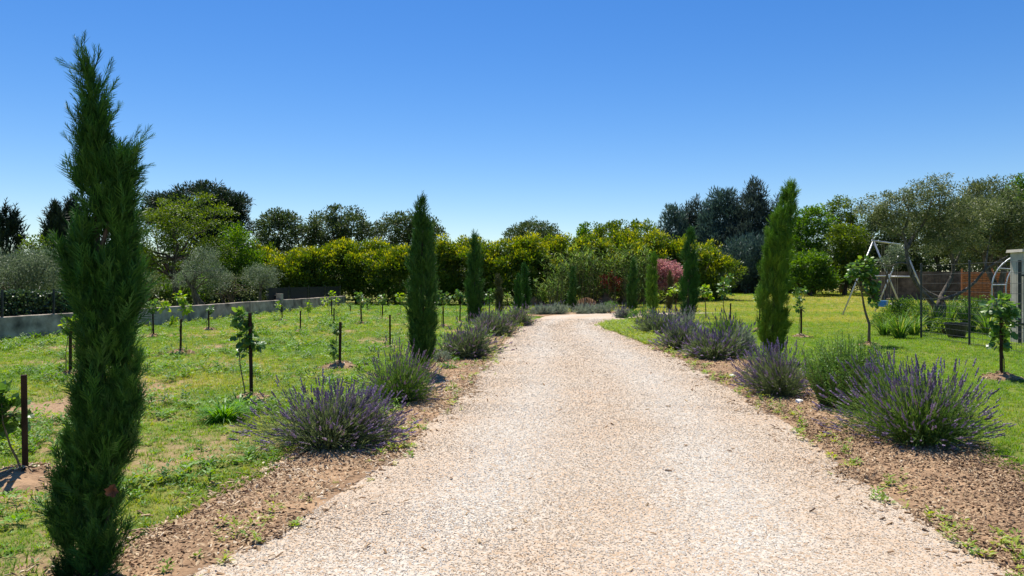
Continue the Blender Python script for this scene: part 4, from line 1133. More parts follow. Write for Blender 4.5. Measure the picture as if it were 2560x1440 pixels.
def lavender(lab, px, py, w, h, nst, m='lav_leaf', fm='lav_flower', fl=.85, lean=(0, 0), near=True, group='lavender bushes edging the drive', leafn=None, dd=.85):
    b = gp(px, py)
    root = thing('lavender_bush', lab, 'lavender', b, group)
    a = R.uniform(0, 2 * math.pi, nst); e = R.uniform(0.03, 1, nst) ** .75        # 0 upright, 1 spread
    tilt = e * 1.52
    tip = np.stack([np.cos(a) * np.sin(tilt) * w / 2, np.sin(a) * np.sin(tilt) * w / 2 * dd, np.cos(tilt) * h * .88 + .08 * h], 1)
    tip *= R.uniform(.62, 1.16, nst)[:, None]
    ncl = 7
    ca = R.uniform(0, 2 * math.pi, ncl); cr_ = R.uniform(.05, .26, ncl) * w
    off = np.stack([np.cos(ca) * cr_, np.sin(ca) * cr_ * .8, np.zeros(ncl)], 1)
    csc = R.uniform(.62, 1.08, ncl)[:, None] * np.array([.86, .86, 1.0])
    ci = R.integers(0, ncl, nst)
    tip = tip * csc[ci] + R.normal(size=(ncl, 3))[ci] * np.array([.06, .06, .02]) * w + R.normal(size=(nst, 3)) * .02 * w
    tip[:, 0] += lean[0] * R.uniform(.4, 1.2, nst); tip[:, 1] += lean[1]
    tip[:, 2] = np.maximum(tip[:, 2], .06)
    start = b + tip * np.array([.28, .28, .10]) + off[ci]
    end = b + tip + off[ci]
    mid = (start + end) / 2 + np.stack([np.zeros(nst), np.zeros(nst), h * .10 * np.ones(nst)], 1)
    # stems: two thin quads-in-triangles each
    def seg(p, q, w0, w1):
        D = nrm(q - p); L_ = np.linalg.norm(q - p, axis=1)
        T = np.array([(-.5, 0, 0), (.5, 0, 0), (.5, 1, 0), (-.5, 1, 0)]); T2 = T[:, [2, 1, 0]]
        return stamp(np.concatenate([T, T2]), np.array([(0, 1, 2), (0, 2, 3), (4, 5, 6), (4, 6, 7)]), p, D, L_, SX=np.full(len(p), w0))
    sw_ = .0042 if near else .008
    V1, F1 = seg(start, mid, sw_, sw_); V2, F2 = seg(mid, end, sw_ * .8, sw_)
    # leaves: narrow, over lower two thirds
    n = leafn or nst * 8
    k = R.integers(0, nst, n); t = R.uniform(0.0, .72, n) ** .8
    P = start[k] * (1 - t)[:, None] + end[k] * t[:, None] + R.normal(size=(n, 3)) * w * .016 + np.stack([np.zeros(n), np.zeros(n), h * .05 * np.ones(n)], 1)
    P[:, 2] = np.maximum(P[:, 2], b[2] + .01)
    D = nrm(nrm((end - start)[k]) * .9 + rdir(n) * .55 + np.array([0, 0, .12]))
    ls = (.075 if near else .12) * R.uniform(.6, 1.3, n)
    V3, F3 = stamp(*LEAF, P, D, ls, SX=ls * (.12 if near else .16))
    V, F = join([(V1, F1), (V2, F2), (V3, F3)])
    var = np.concatenate([np.repeat(R.uniform(.3, 1, nst), 8), np.repeat(R.uniform(.3, 1, nst), 8), np.repeat(np.clip(R.uniform(0, 1, n) * .6 + R.uniform(-.1, .5, ncl)[ci[k]], 0, 1), 4)])
    tone = np.concatenate([np.full(len(V1) + len(V2), .35), np.repeat((R.uniform(size=n) < .12) * .8, 4)])
    part('foliage', (V, F), M[m], root, b, var=var, tone=tone)
    s = R.uniform(size=nst) < fl
    D = nrm(nrm(end - mid) + np.array([0, 0, .35]) + R.normal(size=(nst, 3)) * .12)[s]
    m_ = s.sum()
    if m_:
        T = SPIKE if near else SPIKE_LO
        fl_ = (.080 if near else .12) * R.uniform(.6, 1.35, m_)
        part('flower_spikes', stamp(*T, end[s], D, fl_, SX=fl_ * (.115 if near else .13)), M[fm], root, b, var=np.repeat(R.uniform(0, 1, m_), len(T[0])), tone=np.repeat((R.uniform(size=m_) < .3) * R.uniform(.3, .9, m_), len(T[0])))
    return root

lavender('big lavender bush in full bloom, nearest on the vineyard side', 836, 1108, 1.55, .64, 1200, 'lav_leaf', 'lav_flower', lean=(.05, -.05))
lavender('second lavender bush with fresh green heart, beside the near dark cypress', 985, 1008, 1.30, .78, 640, 'lav_green', 'lav_flower_dim', .75, lean=(.10, 0))
lavender('pale lavender bush just beyond the near dark cypress', 1152, 895, 1.45, .74, 560, 'lav_leaf', 'lav_flower_dim', .8, lean=(.12, 0), near=False)
lavender('lavender bush at the foot of the staked slim cypress', 1238, 840, 1.5, .78, 430, 'lav_leaf', 'lav_flower_dim', .8, near=False, lean=(.1, 0))
lavender('lavender bush below the touching cypress pair', 1288, 815, 1.5, .76, 380, 'lav_leaf', 'lav_flower_dim', .9, near=False)
lavender('small lavender tuft at the foot of the stunted cypress', 1215, 826, 1.0, .7, 260, 'lav_grey', 'lav_flower_dim', .7, near=False)
for px, py, w, h, lab in ((1348, 787, 1.5, .62, 'grey lavender mound starting the far row at the bend'), (1392, 786, 1.6, .6, 'grey lavender mound left of the lone thin cypress'), (1462, 785, 1.5, .6, 'grey lavender mound right of the lone thin cypress'),
                          (1500, 784, 1.3, .58, 'grey lavender mound before the brown compost heap')):
    lavender(lab, px, py, w, h, 260, 'lav_grey', 'lav_flower_dim', .25, near=False, leafn=3400)
shrub('dark green rosemary ball ending the far lavender row', 1526, 783, .75, .72, 'rosemary', 900, .10, .2, 'rosemary_bush', 'rosemary', None, .9)
lavender('big purple lavender bush, nearest on the lawn side', 2288, 1112, 1.36, .82, 1200, 'lav_green', 'lav_flower', .95, lean=(-.02, -.02))
lavender('lavender bush leaning toward the drive beside the upright rosemary', 1965, 990, 1.15, .70, 760, 'lav_leaf', 'lav_flower', .98, lean=(-.14, 0))
lavender('purple lavender bush left of the grey green santolina', 1790, 898, 1.25, .74, 480, 'lav_leaf', 'lav_flower', .95, near=False, lean=(-.08, 0))
lavender('dark lavender bush sprawling onto the drive before the straight cypress', 1712, 876, 1.1, .62, 400, 'lav_leaf', 'lav_flower', .95, near=False, lean=(-.1, 0))
lavender('lavender bush at the foot of the wavy green cypress', 1650, 836, 1.3, .72, 380, 'lav_leaf', 'lav_flower', .9, near=False, lean=(-.08, 0))
lavender('pale grey green lavender behind the straight dark cypress foot', 1700, 834, 1.3, .82, 330, 'lav_grey', 'lav_flower_dim', .5, near=False)
lavender('small violet lavender tuft at the very end of the lawn side border', 1560, 796, .8, .56, 190, 'lav_grey', 'lav_flower', .95, near=False)
lavender('tall green lavender behind the sprawling purple bushes', 1822, 872, 1.4, .92, 360, 'lav_green', 'lav_flower_dim', .5, near=False)
lavender('grey green santolina mound beside the leaning cypress foot', 1862, 890, .85, .70, 300, 'lav_grey', 'lav_flower_dim', .12, near=False, leafn=3600)
shrub('dull green bush between the dark and wavy cypresses', 1605, 806, 1.15, .72, 'rosemary', 1500, .09, .25, 'garden_shrub', 'shrub', None, .7)
shrub('small silver tuft at the foot of the near dark cypress', 1104, 906, .34, .26, 'lav_grey', 700, .05, .25, 'silver_plant', 'plant', None, .6)

def rosemary(lab, px, py, w, h, n):
    b = gp(px, py)
    root = thing('rosemary_bush', lab, 'rosemary', b)
    a = R.uniform(0, 2 * math.pi, n); r = R.uniform(0, 1, n) ** .5
    top = b + np.stack([np.cos(a) * r * w / 2 * 1.05, np.sin(a) * r * w / 2 * .8, h * (R.uniform(.62, 1.05, n) - .22 * r * r)], 1)
    bot = b + np.stack([np.cos(a) * r * w / 2 * .55, np.sin(a) * r * w / 2 * .5, np.zeros(n)], 1)
    ms = 80
    t = np.tile(np.linspace(.10, 1.0, ms), n); k = np.repeat(np.arange(n), ms)
    P = bot[k] * (1 - t)[:, None] + top[k] * t[:, None] + R.normal(size=(n * ms, 3)) * .005
    ax = nrm(top - bot)
    D = nrm(ax[k] * .75 + rdir(n * ms) * .75)
    ls = R.uniform(.035, .06, n * ms) * (1.15 - .35 * t)
    part('foliage', stamp(*LEAF, P, D, ls, SX=ls * .26), M['rosemary'], root, b, var=np.repeat(np.clip(R.uniform(0, .8, n * ms) * .6 + .4 * t, 0, 1), 4), tone=np.repeat(np.clip(t - .7, 0, 1) * 1.6 * (R.uniform(size=n * ms) < .5), 4))
    part('stems', join([tube(bend(p, q, 4, .02), np.linspace(.005, .002, 4), 4) for p, q in zip(bot, top)]), M['twig'], root, b)
rosemary('upright dark green rosemary between two lavender bushes', 2122, 1022, 1.12, .92, 240)

# ------------------------------------------------------------------ vines and saplings with stakes
def leaf_shape():
    pts = [(0, 0), (.22, -.10), (.46, .06), (.40, .26), (.58, .46), (.34, .60), (.30, .80), (0, 1.0), (-.30, .80), (-.34, .60), (-.58, .46), (-.40, .26), (-.46, .06), (-.22, -.10)]
    V = [(0, .38, -.03)] + [(x, y, .10 * abs(x) - .10 * (y - .4) ** 2) for x, y in pts]
    n = len(pts)
    return np.array(V, float), np.array([(0, 1 + (k + 1) % n, 1 + k) for k in range(n)])
VLEAF = leaf_shape()
VLEAF_MESH = {}
def leaf_mesh(m):
    if m not in VLEAF_MESH:
        VLEAF_MESH[m] = []
        for k in range(5):
            V = VLEAF[0].copy(); V[:, 2] += R.normal(size=len(V)) * .035
            VLEAF_MESH[m].append(mesh('leaf', V, VLEAF[1], M[m], var=np.full(len(V), .15 + .18 * k), tone=np.full(len(V), .5 if k == 4 else 0.0)))
    return VLEAF_MESH[m]

def vine(lab, px, py, stake_top, clusters, m, near=False, stake_px=None, stem_dx=-.06, mound=.28, name='young_vine', cat='vine', lsz=.085, stake_r=.021, mat_stake='stake', group='young vines on stakes', stem_r=.008, tilt=0.0):
    b = gp(px, py); d = b[1]; s = d / FP
    root = thing(name, lab, cat, b, group)
    if stake_top:
        zt = EYE + (HORIZON - stake_top) * s
        st = part('stake', box((0, 0, 0), (stake_r * 2, stake_r * 2, zt + .12 - b[2]), bev=.006), M[mat_stake], root)
        st.location = ((stake_px - px) * s if stake_px else 0, 0, (zt - b[2]) / 2 - .06); st.rotation_euler = (R.normal() * .012, R.normal() * .018 + tilt, R.uniform(0, 1))
    tubes = []; Pl, Cl = [], []
    if not near and name == 'young_vine':
        lsz *= .72; clusters = [(cx, cy, rx * 1.1, ry * 1.15, int(n * 2.0)) for cx, cy, rx, ry, n in clusters]
    p0 = b + np.array([stem_dx, -.02, -.02])
    prev = p0
    for i, (cx, cy, rx, ry, n) in enumerate(clusters):
        c = W(cx, cy, d); c = c + np.array([0, R.uniform(-.06, .06), 0])
        tubes.append(tube(bend(p0 if i == 0 else prev, c, 8, .06), np.linspace(stem_r * (1.3 if i == 0 else .8), stem_r * .45, 8), 6))
        if i == 0: prev = p0 + (c - p0) * .75
        r_ = np.array([max(rx * s, .05), max(rx * s, .05) * .9, max(ry * s, .05)])
        Pl.append(c + rdir(n) * (R.uniform(0, 1, n) ** .45)[:, None] * r_); Cl.append(np.tile(c, (n, 1)))
        for q in Pl[-1][:max(3, n // 5)]:
            tubes.append(tube(bend(c + (q - c) * .1, q, 4, .08), np.linspace(stem_r * .4, stem_r * .2, 4), 4))
    part('stem', join(tubes), M['twig'], root, b, smooth=True)
    P = np.concatenate(Pl); C = np.concatenate(Cl); n = len(P)
    D = nrm((P - C) * 2.5 / max(.1, np.abs(P - C).max()) + rdir(n) * .6 + np.array([0, -.1, -.25]))
    S = lsz * R.uniform(.6, 1.3, n)
    roll = nrm(rdir(n) * .7 + np.array([0, -.25, 1.0]))
    if near:
        from mathutils import Matrix
        X, Z = frames(D, roll)
        for k in range(n):
            o = link('leaf', leaf_mesh(m)[int(R.integers(0, 5))], root)
            o.matrix_local = Matrix(((X[k][0] * S[k], D[k][0] * S[k], Z[k][0] * S[k], P[k][0] - b[0]), (X[k][1] * S[k], D[k][1] * S[k], Z[k][1] * S[k], P[k][1] - b[1]),
                                     (X[k][2] * S[k], D[k][2] * S[k], Z[k][2] * S[k], P[k][2] - b[2]), (0, 0, 0, 1)))
    else:
        k = len(VLEAF[0])
        part('leaves', stamp(*VLEAF, P, D, S, roll=roll), M[m], root, b, var=np.repeat(R.uniform(0, 1, n), k), tone=np.repeat((R.uniform(size=n) < .2) * R.uniform(.3, .9, n), k))
    if mound:
        MOUNDS.append((b, mound, lab))
    return root
MOUNDS = []
vine('stake and broad leaved vine cut by the left picture edge', 62, 1203, 937, [(8, 985, 26, 26, 26), (22, 1040, 34, 36, 34), (-20, 1010, 30, 50, 30)], 'vine_dark', near=True, lsz=.10, stem_dx=.02, stake_r=.021, mound=.42)
vine('vine seen just left of the tall near cypress waist', 176, 940, 828, [(165, 815, 18, 16, 40), (188, 805, 14, 14, 20)], 'vine_light', lsz=.09)
vine('small vine almost hidden behind the tall near cypress', 193, 872, 835, [(205, 838, 10, 8, 14)], 'vine_light', lsz=.09)
vine('vine with bare stake before the wall right of the tall cypress', 383, 840, 780, [(383, 765, 14, 13, 40)], 'vine_dark', lsz=.11)
vine('vine with bright lime leaves on three arms, left field', 452, 886, 798, [(462, 770, 14, 14, 26), (447, 742, 12, 10, 20), (412, 768, 12, 9, 18), (438, 803, 9, 9, 12)], 'vine_light', lsz=.10, mound=.36)
vine('little vine below the wall between lime vine and pale pillar', 522, 825, 777, [(525, 774, 6, 8, 14)], 'vine_dark', lsz=.11)
vine('tall leafy vine on a dark stake in the middle of the field', 627, 1002, 782, [(606, 795, 24, 26, 50), (612, 838, 26, 26, 46), (638, 855, 20, 20, 26), (616, 880, 20, 16, 22)], 'vine_dark', near=True, lsz=.085, mound=.30)
vine('vine behind the second lavender bush with its leaves left of the stake', 850, 917, 805, [(841, 822, 14, 12, 26), (836, 870, 9, 22, 20)], 'vine_dark', lsz=.085, stem_dx=-.12, mound=.40)
vine('small vine with leaves left of stake near the pale wall pillar', 705, 802, 758, [(697, 764, 7, 8, 18)], 'vine_light', lsz=.11)
vine('bare stake with low shoots and dark mulch in the mid field', 751, 830, 777, [(758, 818, 8, 10, 10)], 'vine_dark', lsz=.07, stem_dx=.1)
vine('narrow leafy vine without stake before the far wall', 773, 798, None, [(773, 765, 7, 14, 26)], 'vine_light', lsz=.10, stem_dx=0)
vine('spreading lime green vine before the far end of the wall', 829, 792, 748, [(816, 752, 17, 9, 26), (828, 735, 9, 8, 14), (838, 752, 9, 8, 14)], 'vine_light', lsz=.12)
vine('leafless stake right of the spreading lime vine', 835, 815, 770, [(832, 800, 4, 10, 6)], 'vine_dark', lsz=.06, mound=0)
vine('bare vine with knobbly stake left of the near dark cypress', 975, 869, 787, [(964, 850, 6, 12, 7)], 'vine_dark', lsz=.05, stem_dx=-.1, mound=.22)
vine('vine with dark tuft beyond the knobbly stake', 903, 809, 762, [(898, 740, 9, 10, 24), (908, 756, 9, 8, 14)], 'vine_dark', lsz=.12)
vine('far small vine beyond the end of the wall', 876, 784, 764, [(876, 762, 6, 5, 12)], 'vine_dark', lsz=.12)
vine('far vine second beyond the end of the wall', 918, 776, 752, [(918, 752, 7, 7, 14)], 'vine_dark', lsz=.13)
vine('vine with weedy foot left of the near dark cypress', 956, 798, 762, [(955, 748, 10, 11, 26)], 'vine_dark', lsz=.13)
vine('leafy vine touching the near dark cypress on its left', 1002, 787, None, [(1002, 742, 14, 9, 30)], 'vine_light', lsz=.14, stem_dx=0)
vine('two legged vine just right of the near dark cypress', 1108, 816, 766, [(1114, 745, 14, 12, 34), (1096, 735, 10, 12, 18)], 'vine_dark', lsz=.13)
vine('far small vine behind the two legged vine', 1090, 772, None, [(1090, 752, 7, 8, 14)], 'vine_dark', lsz=.13, stem_dx=0)
vine('vine between the two left cypresses with two leaf tufts', 1150, 808, 758, [(1145, 735, 9, 9, 20), (1162, 744, 8, 9, 16)], 'vine_dark', lsz=.13)
vine('bushy vine right of the staked slim cypress', 1224, 784, 748, [(1222, 740, 14, 14, 34), (1236, 738, 9, 12, 16)], 'vine_dark', lsz=.14)
vine('far vine right of the stunted browning cypress', 1268, 768, 742, [(1266, 738, 10, 8, 20)], 'vine_light', lsz=.14)
SG = 'young vines on the lawn side'
vine('young tree with bright mop crown beside the straight cypress', 1765, 797, None, [(1760, 728, 17, 13, 60), (1775, 742, 10, 8, 20)], 'vine_light', name='young_tree', cat='sapling', lsz=.13, stem_dx=0, group=SG, stem_r=.02, mound=0)
vine('slender young tree with taller darker crown right of the mop tree', 1818, 806, None, [(1812, 720, 17, 24, 76), (1824, 695, 9, 9, 20)], 'vine_dark', name='young_tree', cat='sapling', lsz=.12, stem_dx=0, group=SG, stem_r=.016, mound=0)
vine('bare dark stake beside the slender young tree', 1826, 810, 758, [(1822, 800, 3, 8, 5)], 'vine_dark', lsz=.05, group=SG, mound=.2)
vine('small topped vine with pale stem left of the leaning cypress', 1899, 826, 765, [(1894, 742, 9, 10, 28), (1896, 755, 7, 8, 12)], 'vine_dark', lsz=.10, group=SG)
vine('lime leaved vine seen between the smallest and straight cypresses', 1690, 784, 748, [(1690, 722, 16, 10, 36), (1676, 730, 9, 8, 14), (1702, 716, 8, 8, 12)], 'vine_light', lsz=.14, group=SG)
vine('dark leaved vine right of the leaning cypress', 2003, 844, 772, [(2000, 742, 12, 12, 26), (2000, 770, 10, 9, 18), (2010, 725, 8, 7, 10)], 'vine_dark', lsz=.10, group=SG)
vine('largest sapling with dark trunk and loose crown before the swing', 2172, 866, None, [(2150, 674, 32, 20, 150), (2176, 700, 22, 32, 140), (2185, 742, 15, 26, 80), (2168, 655, 22, 12, 60), (2130, 690, 16, 10, 40)], 'vine_dark', name='young_tree', cat='sapling', lsz=.09, stem_dx=0, group=None, stem_r=.030, mound=.30)
vine('big leaved vine on a stake in front of the wire fence', 2503, 946, 780, [(2500, 765, 34, 30, 80), (2512, 805, 34, 32, 70), (2505, 850, 20, 28, 36)], 'vine_dark', near=True, lsz=.105, stem_dx=.03, group=SG, mound=.36)
vine('far little vine on the lawn below the dark trees', 1988, 752, 735, [(1990, 728, 8, 8, 20)], 'vine_dark', lsz=.2, group=SG, mound=0)

b = gp(1172, 807); o = part('wooden_stake', box((0, 0, 0), (.07, .07, 1.55), bev=.01), M['wood']); o.location = b + np.array([0, 0, .72]); o.rotation_euler = (.01, .02, .3)
tag(o, 'pale wooden stake beside the slim dark cypress', 'stake')
b = gp(625, 795); o = part('thin_pole', tube([(0, 0, -.05), (0, 0, 1.3)], .014, 6), M['black_metal']); o.location = b
tag(o, 'thin dark pole standing behind the tall leafy vine', 'pole')

# mulch mounds round the vines
MG = []
for b, r, lab in MOUNDS:
    nr, na = 4, 14; V = []
    sd = R.uniform(0, 50)
    for i in range(nr + 1):
        q = i / nr
        for k in range(na):
            a = k * 2 * math.pi / na
            rr = r * q * (.75 + .5 * float(vnoise(math.cos(a) * 1.5 + sd, math.sin(a) * 1.5, 4)))
            x, y = math.cos(a) * rr, math.sin(a) * rr
            V.append((x, y, float(gz(b[0] + x, b[1] + y)) - b[2] + .085 * r / .3 * (1 - q ** 1.5) * (.7 + .5 * R.uniform()) - (.03 if i == nr else 0)))
    F = []
    for i in range(nr):
        for k in range(na): F.append((i * na + k, (i + 1) * na + k, (i + 1) * na + (k + 1) % na, i * na + (k + 1) % na))
    o = part('mulch_mound', (np.array(V), tris(F)), M['bed']); o.location = b
    tag(o, ('mulch ring under ' + lab)[:200], 'mulch mound', 'mulch rings round the vines', 'structure')
    o['label'] = ' '.join(o['label'].split()[:16])

# bright weed clump beside the tall vine, dead leaf, plastic flap, white stones
strap('bright fresh grass clump left of the tall leafy vine', 560, 1050, 260, .27, .020, 'weed_own', 'grass_clump', 'grass', None, .8)
strap('bright weedy tuft at the foot of the tall leafy vine', 600, 1025, 140, .22, .020, 'weed_own', 'grass_clump', 'grass', None, .8)
c = W(275, 1240, 3.80)
V = VLEAF[0] * .062; V[:, 2] = V[:, 2] * 2.5 + R.normal(size=len(V)) * .008
o = part('dead_leaf', (V, VLEAF[1]), M['dead_leaf']); o.location = c; o.rotation_euler = (math.radians(82), .3, .2)
tag(o, 'brown dead leaf caught low in the tall near cypress', 'leaf')
c = gp(284, 1452)
th = np.linspace(-.5, .9, 10); V = []
for a in th:
    for r_ in (.085, .09):
        for z in (-.03, .085 - .05 * (a - .2) ** 2): V.append((math.cos(a) * r_, math.sin(a) * r_, z))
F = []
for i in range(9):
    o_ = i * 4
    for x, y in ((0, 1), (1, 3), (3, 2), (2, 0)): F.append((o_ + x, o_ + y, o_ + 4 + y, o_ + 4 + x))
F += [(0, 2, 3, 1), (36, 37, 39, 38)]
o = part('plastic_guard', (np.array(V), tris(F)), M['black_plastic']); o.location = c; o.rotation_euler = (0, .25, -1.2)
tag(o, 'curved black plastic guard at the foot of the tall near cypress', 'tree guard')
def stone(lab, px, py, s):
    b = gp(px, py); bm = bpy.data.meshes.new('t')
    dv = nrm(np.array([(x, y, z) for x in (-1, 0, 1) for y in (-1, 0, 1) for z in (-1, 0, 1) if (x, y, z) != (0, 0, 0)], float))
    import bmesh
    q = bmesh.new()
    for v in dv: q.verts.new(v * np.array([s, s * .7, s * .5]) * R.uniform(.75, 1.15))
    bmesh.ops.convex_hull(q, input=q.verts); me = bpy.data.meshes.new('white_stone'); q.to_mesh(me); q.free()
    me.materials.append(M['white_stone']); o = link('white_stone', me); o.location = b + np.array([0, 0, s * .3]); o.rotation_euler = (0, 0, R.uniform(0, 3))
    tag(o, lab, 'stone')
stone('white stone on the mulch left of the leaning lavender', 1831, 944, .075)
stone('white stone on the bed edge below the upright rosemary', 1998, 1010, .085)

# ------------------------------------------------------------------ uncountable ground cover
def inside_any(x, y):
    return in_poly(x, y, ROAD)
def sample(x0, x1, dens, y0, y1):
    """points in view-wide rings: dens(y) per m2"""
    out = []
    ye = y0
    while ye < y1:
        st = max(.5, ye * .06)
        a, b_ = x0(ye), x1(ye)
        if b_ > a:
            n = int(dens(ye) * st * (b_ - a)); out.append(np.stack([R.uniform(a, b_, n), R.uniform(ye, ye + st, n)], 1))
        ye += st
    return np.concatenate(out)

# pebbles
import bmesh
def pebble_mesh(k):
    q = bmesh.new()
    for i in range(9): 
        v = nrm(R.normal(size=(1, 3)))[0] * np.array([1, .78, .5]) * R.uniform(.8, 1.1)
        q.verts.new(v)
    bmesh.ops.convex_hull(q, input=q.verts); me = bpy.data.meshes.new('pebble'); q.to_mesh(me); q.free()
    me.materials.append(M['pebble']); return me
pts = sample(lambda y: max(XL(y) - .45, -.75 * y), lambda y: min(XR(y) + .5, .75 * y), lambda y: np.interp(y, [3, 5, 7, 10, 14, 20, 30], [5200, 4600, 3400, 1900, 900, 420, 160]), 3.1, 30)
dl = pts[:, 0] - XL(pts[:, 1]); dr = XR(pts[:, 1]) - pts[:, 0]
ed = np.minimum(dl, dr)
keep = R.uniform(size=len(pts)) < np.clip(.04 + sstep(-.35, .35, ed + (fbm(pts[:, 0] * 2, pts[:, 1] * 2, 15) - .5) * .7), 0, 1)
pts = pts[keep]; n = len(pts)
uu = (pts[:, 0] - XL(pts[:, 1])) / (XR(pts[:, 1]) - XL(pts[:, 1]))
trk = np.exp(-((uu - .27) / .1) ** 2) + np.exp(-((uu - .70) / .11) ** 2)
sc_ = R.uniform(.0045, .0105, n) * np.interp(pts[:, 1], [4, 12, 20, 30], [1, 1.3, 1.9, 2.4])
zz = gz(pts[:, 0], pts[:, 1]) + .009 + .022 * np.sin(np.clip(uu, 0, 1) * math.pi) ** .6 + sc_ * .06
scatter('gravel', 'loose pale pebbles covering the near part of the drive', 'gravel', np.stack([pts[:, 0], pts[:, 1], zz], 1), np.stack([R.normal(size=n) * .25, R.normal(size=n) * .25, R.uniform(0, 6.28, n)], 1), sc_,
        np.clip(R.beta(2.2, 1.6, n) + (trk - .4) * .40 + (fbm(pts[:, 0] * 1.2, pts[:, 1] * .5, 91) - .5) * .6, 0, 1), np.zeros(n), [pebble_mesh(k) for k in range(6)], R.integers(0, 6, n))

# wood chips and straw on the beds
def chip_mesh(k):
    V, F = box((0, 0, 0), (1, .14 + .07 * k, .10), taper=.8); V = V + R.normal(size=V.shape) * .03
    return mesh('chip', V, F, M['chip'])
Lp = sample(lambda y: XL(y) - BEDW(y) - .25, lambda y: XL(y) + .45, lambda y: np.interp(y, [3, 6, 9, 14, 24], [4200, 3600, 2000, 560, 110]), 3.1, 26)
Rp = sample(lambda y: XR(y) - .45, lambda y: XR(y) + BEDWR(y) + .3, lambda y: np.interp(y, [3, 6, 9, 14, 24], [4200, 3600, 2000, 560, 110]), 3.1, 26)
pts = np.concatenate([Lp, Rp]); n = len(pts)
on = np.where(pts[:, 0] < 1, np.minimum(pts[:, 0] - (XL(pts[:, 1]) - BEDW(pts[:, 1])), XL(pts[:, 1]) - pts[:, 0]), np.minimum(pts[:, 0] - XR(pts[:, 1]), XR(pts[:, 1]) + BEDWR(pts[:, 1]) - pts[:, 0]))
keep = R.uniform(size=n) < np.clip(.03 + sstep(-.22, .16, on + (fbm(pts[:, 0] * 1.8, pts[:, 1] * 1.8, 19) - .5) * .8) * (.5 + .6 * sstep(.30, .6, fbm(pts[:, 0] * 2.3, pts[:, 1] * 2.3, 23))), 0, 1)
pts = pts[keep]; n = len(pts)
mp_ = []
for b, r, lab in MOUNDS:
    if b[1] < 26:
        k = int(np.interp(b[1], [5, 10, 26], [260, 160, 60])); a = R.uniform(0, 6.28, k); q = r * 1.25 * R.uniform(0, 1, k) ** .6
        mp_.append(np.stack([b[0] + np.cos(a) * q, b[1] + np.sin(a) * q, b[2] + .10 * r / .3 * np.clip(1 - (q / r) ** 1.5, 0, 1) + .005], 1))
k = 260; ly = 3.4 + 16 * R.uniform(0, 1, k) ** 1.6; lx = XL(ly) + (XR(ly) - XL(ly)) * R.beta(.55, .55, k)
mp_.append(np.stack([lx, ly, gz(lx, ly) + .04], 1))
mp_ = np.concatenate(mp_)
P = np.concatenate([np.stack([pts[:, 0], pts[:, 1], gz(pts[:, 0], pts[:, 1]) + .022], 1), mp_]); n = len(P)
scatter('wood_chips', 'brown wood chip and straw mulch strewn over the beds', 'mulch', P, np.stack([R.normal(size=n) * .38, R.normal(size=n) * .38, R.uniform(0, 6.28, n)], 1), R.uniform(.014, .06, n) * np.interp(P[:, 1], [4, 15, 30], [1, 1.3, 1.8]),
        np.clip(R.beta(2, 2, n) + (fbm(P[:, 0] * 1.4, P[:, 1] * 1.4, 29) - .45) * .5 - .16 * (P[:, 0] > 1), 0, 1), np.zeros(n), [chip_mesh(k) for k in range(4)], R.integers(0, 4, n))

# grass tufts
def tuft_mesh(nb, h, spread, w, lean=.6):
    a = R.uniform(0, 6.28, nb); r = spread * R.uniform(0, 1, nb) ** .5
    P = np.stack([np.cos(a) * r, np.sin(a) * r, np.zeros(nb) - .004], 1)
    D = nrm(np.stack([np.cos(a + R.normal(size=nb)) * lean * R.uniform(.2, 1.3, nb), np.sin(a + R.normal(size=nb)) * lean * R.uniform(.2, 1.3, nb), np.ones(nb)], 1))
    S = h * R.uniform(.45, 1.15, nb)
    V, F = stamp(BLADE[0] * (1, 1, -3.0), BLADE[1], P, D, S, roll=np.tile((0.001, 0, 1.0), (nb, 1)), SX=np.full(nb, w))
    return mesh('tuft', V, F, M['grass'])
def weed_mesh(nb, r, up):
    a = np.arange(nb) * 2.4 + R.uniform(0, .6, nb); k = R.uniform(.0, 1, nb)
    P = np.stack([np.cos(a) * k * r * .6, np.sin(a) * k * r * .6, R.uniform(0, up, nb)], 1)
    D = nrm(np.stack([np.cos(a), np.sin(a), R.uniform(.1, .9, nb)], 1))
    V, F = stamp(*LEAF, P, D, r * R.uniform(.5, 1.0, nb), roll=np.tile((0.001, 0, 1.0), (nb, 1)), SX=r * .38 * R.uniform(.7, 1.2, nb))
    return mesh('weed', V, F, M['weed'])
tufts = [tuft_mesh(16, .05, .05, .006) for _ in range(4)] + [tuft_mesh(14, .075, .05, .006, .8) for _ in range(2)] + [weed_mesh(12, .05, .015) for _ in range(2)]
gd = lambda y: np.interp(y, [2, 5, 8, 14, 24, 36, 60, 90], [420, 400, 300, 170, 75, 34, 13, 7])
L1 = sample(lambda y: -.74 * y - .6, lambda y: XL(min(y, 30)) - .2 if y < 34 else 1.0, gd, 2.6, 52)
L2 = sample(lambda y: XR(min(y, 28)) + .3 if y < 30 else 1.0, lambda y: .74 * y + .6, gd, 3.5, 84)
pts = np.concatenate([L1, L2])
keep = ~in_poly(pts[:, 0], pts[:, 1], ROAD)
inbed = in_poly(pts[:, 0], pts[:, 1], BED_L) | in_poly(pts[:, 0], pts[:, 1], BED_R) | in_poly(pts[:, 0], pts[:, 1], BED_F)
keep &= ~inbed | (R.uniform(size=len(pts)) < .035)
wx = np.interp(pts[:, 1], [WA[1], WB[1]], [WA[0], WB[0]])
keep &= (pts[:, 0] > wx + .12) | (pts[:, 1] > 48)
g_ = growth(pts[:, 0], pts[:, 1])
keep &= R.uniform(size=len(pts)) < sstep(.16, .62, g_ + R.normal(size=len(pts)) * .08)
pts = pts[keep]; n = len(pts)
dry = dryness(pts[:, 0], pts[:, 1])
right = pts[:, 0] > 2
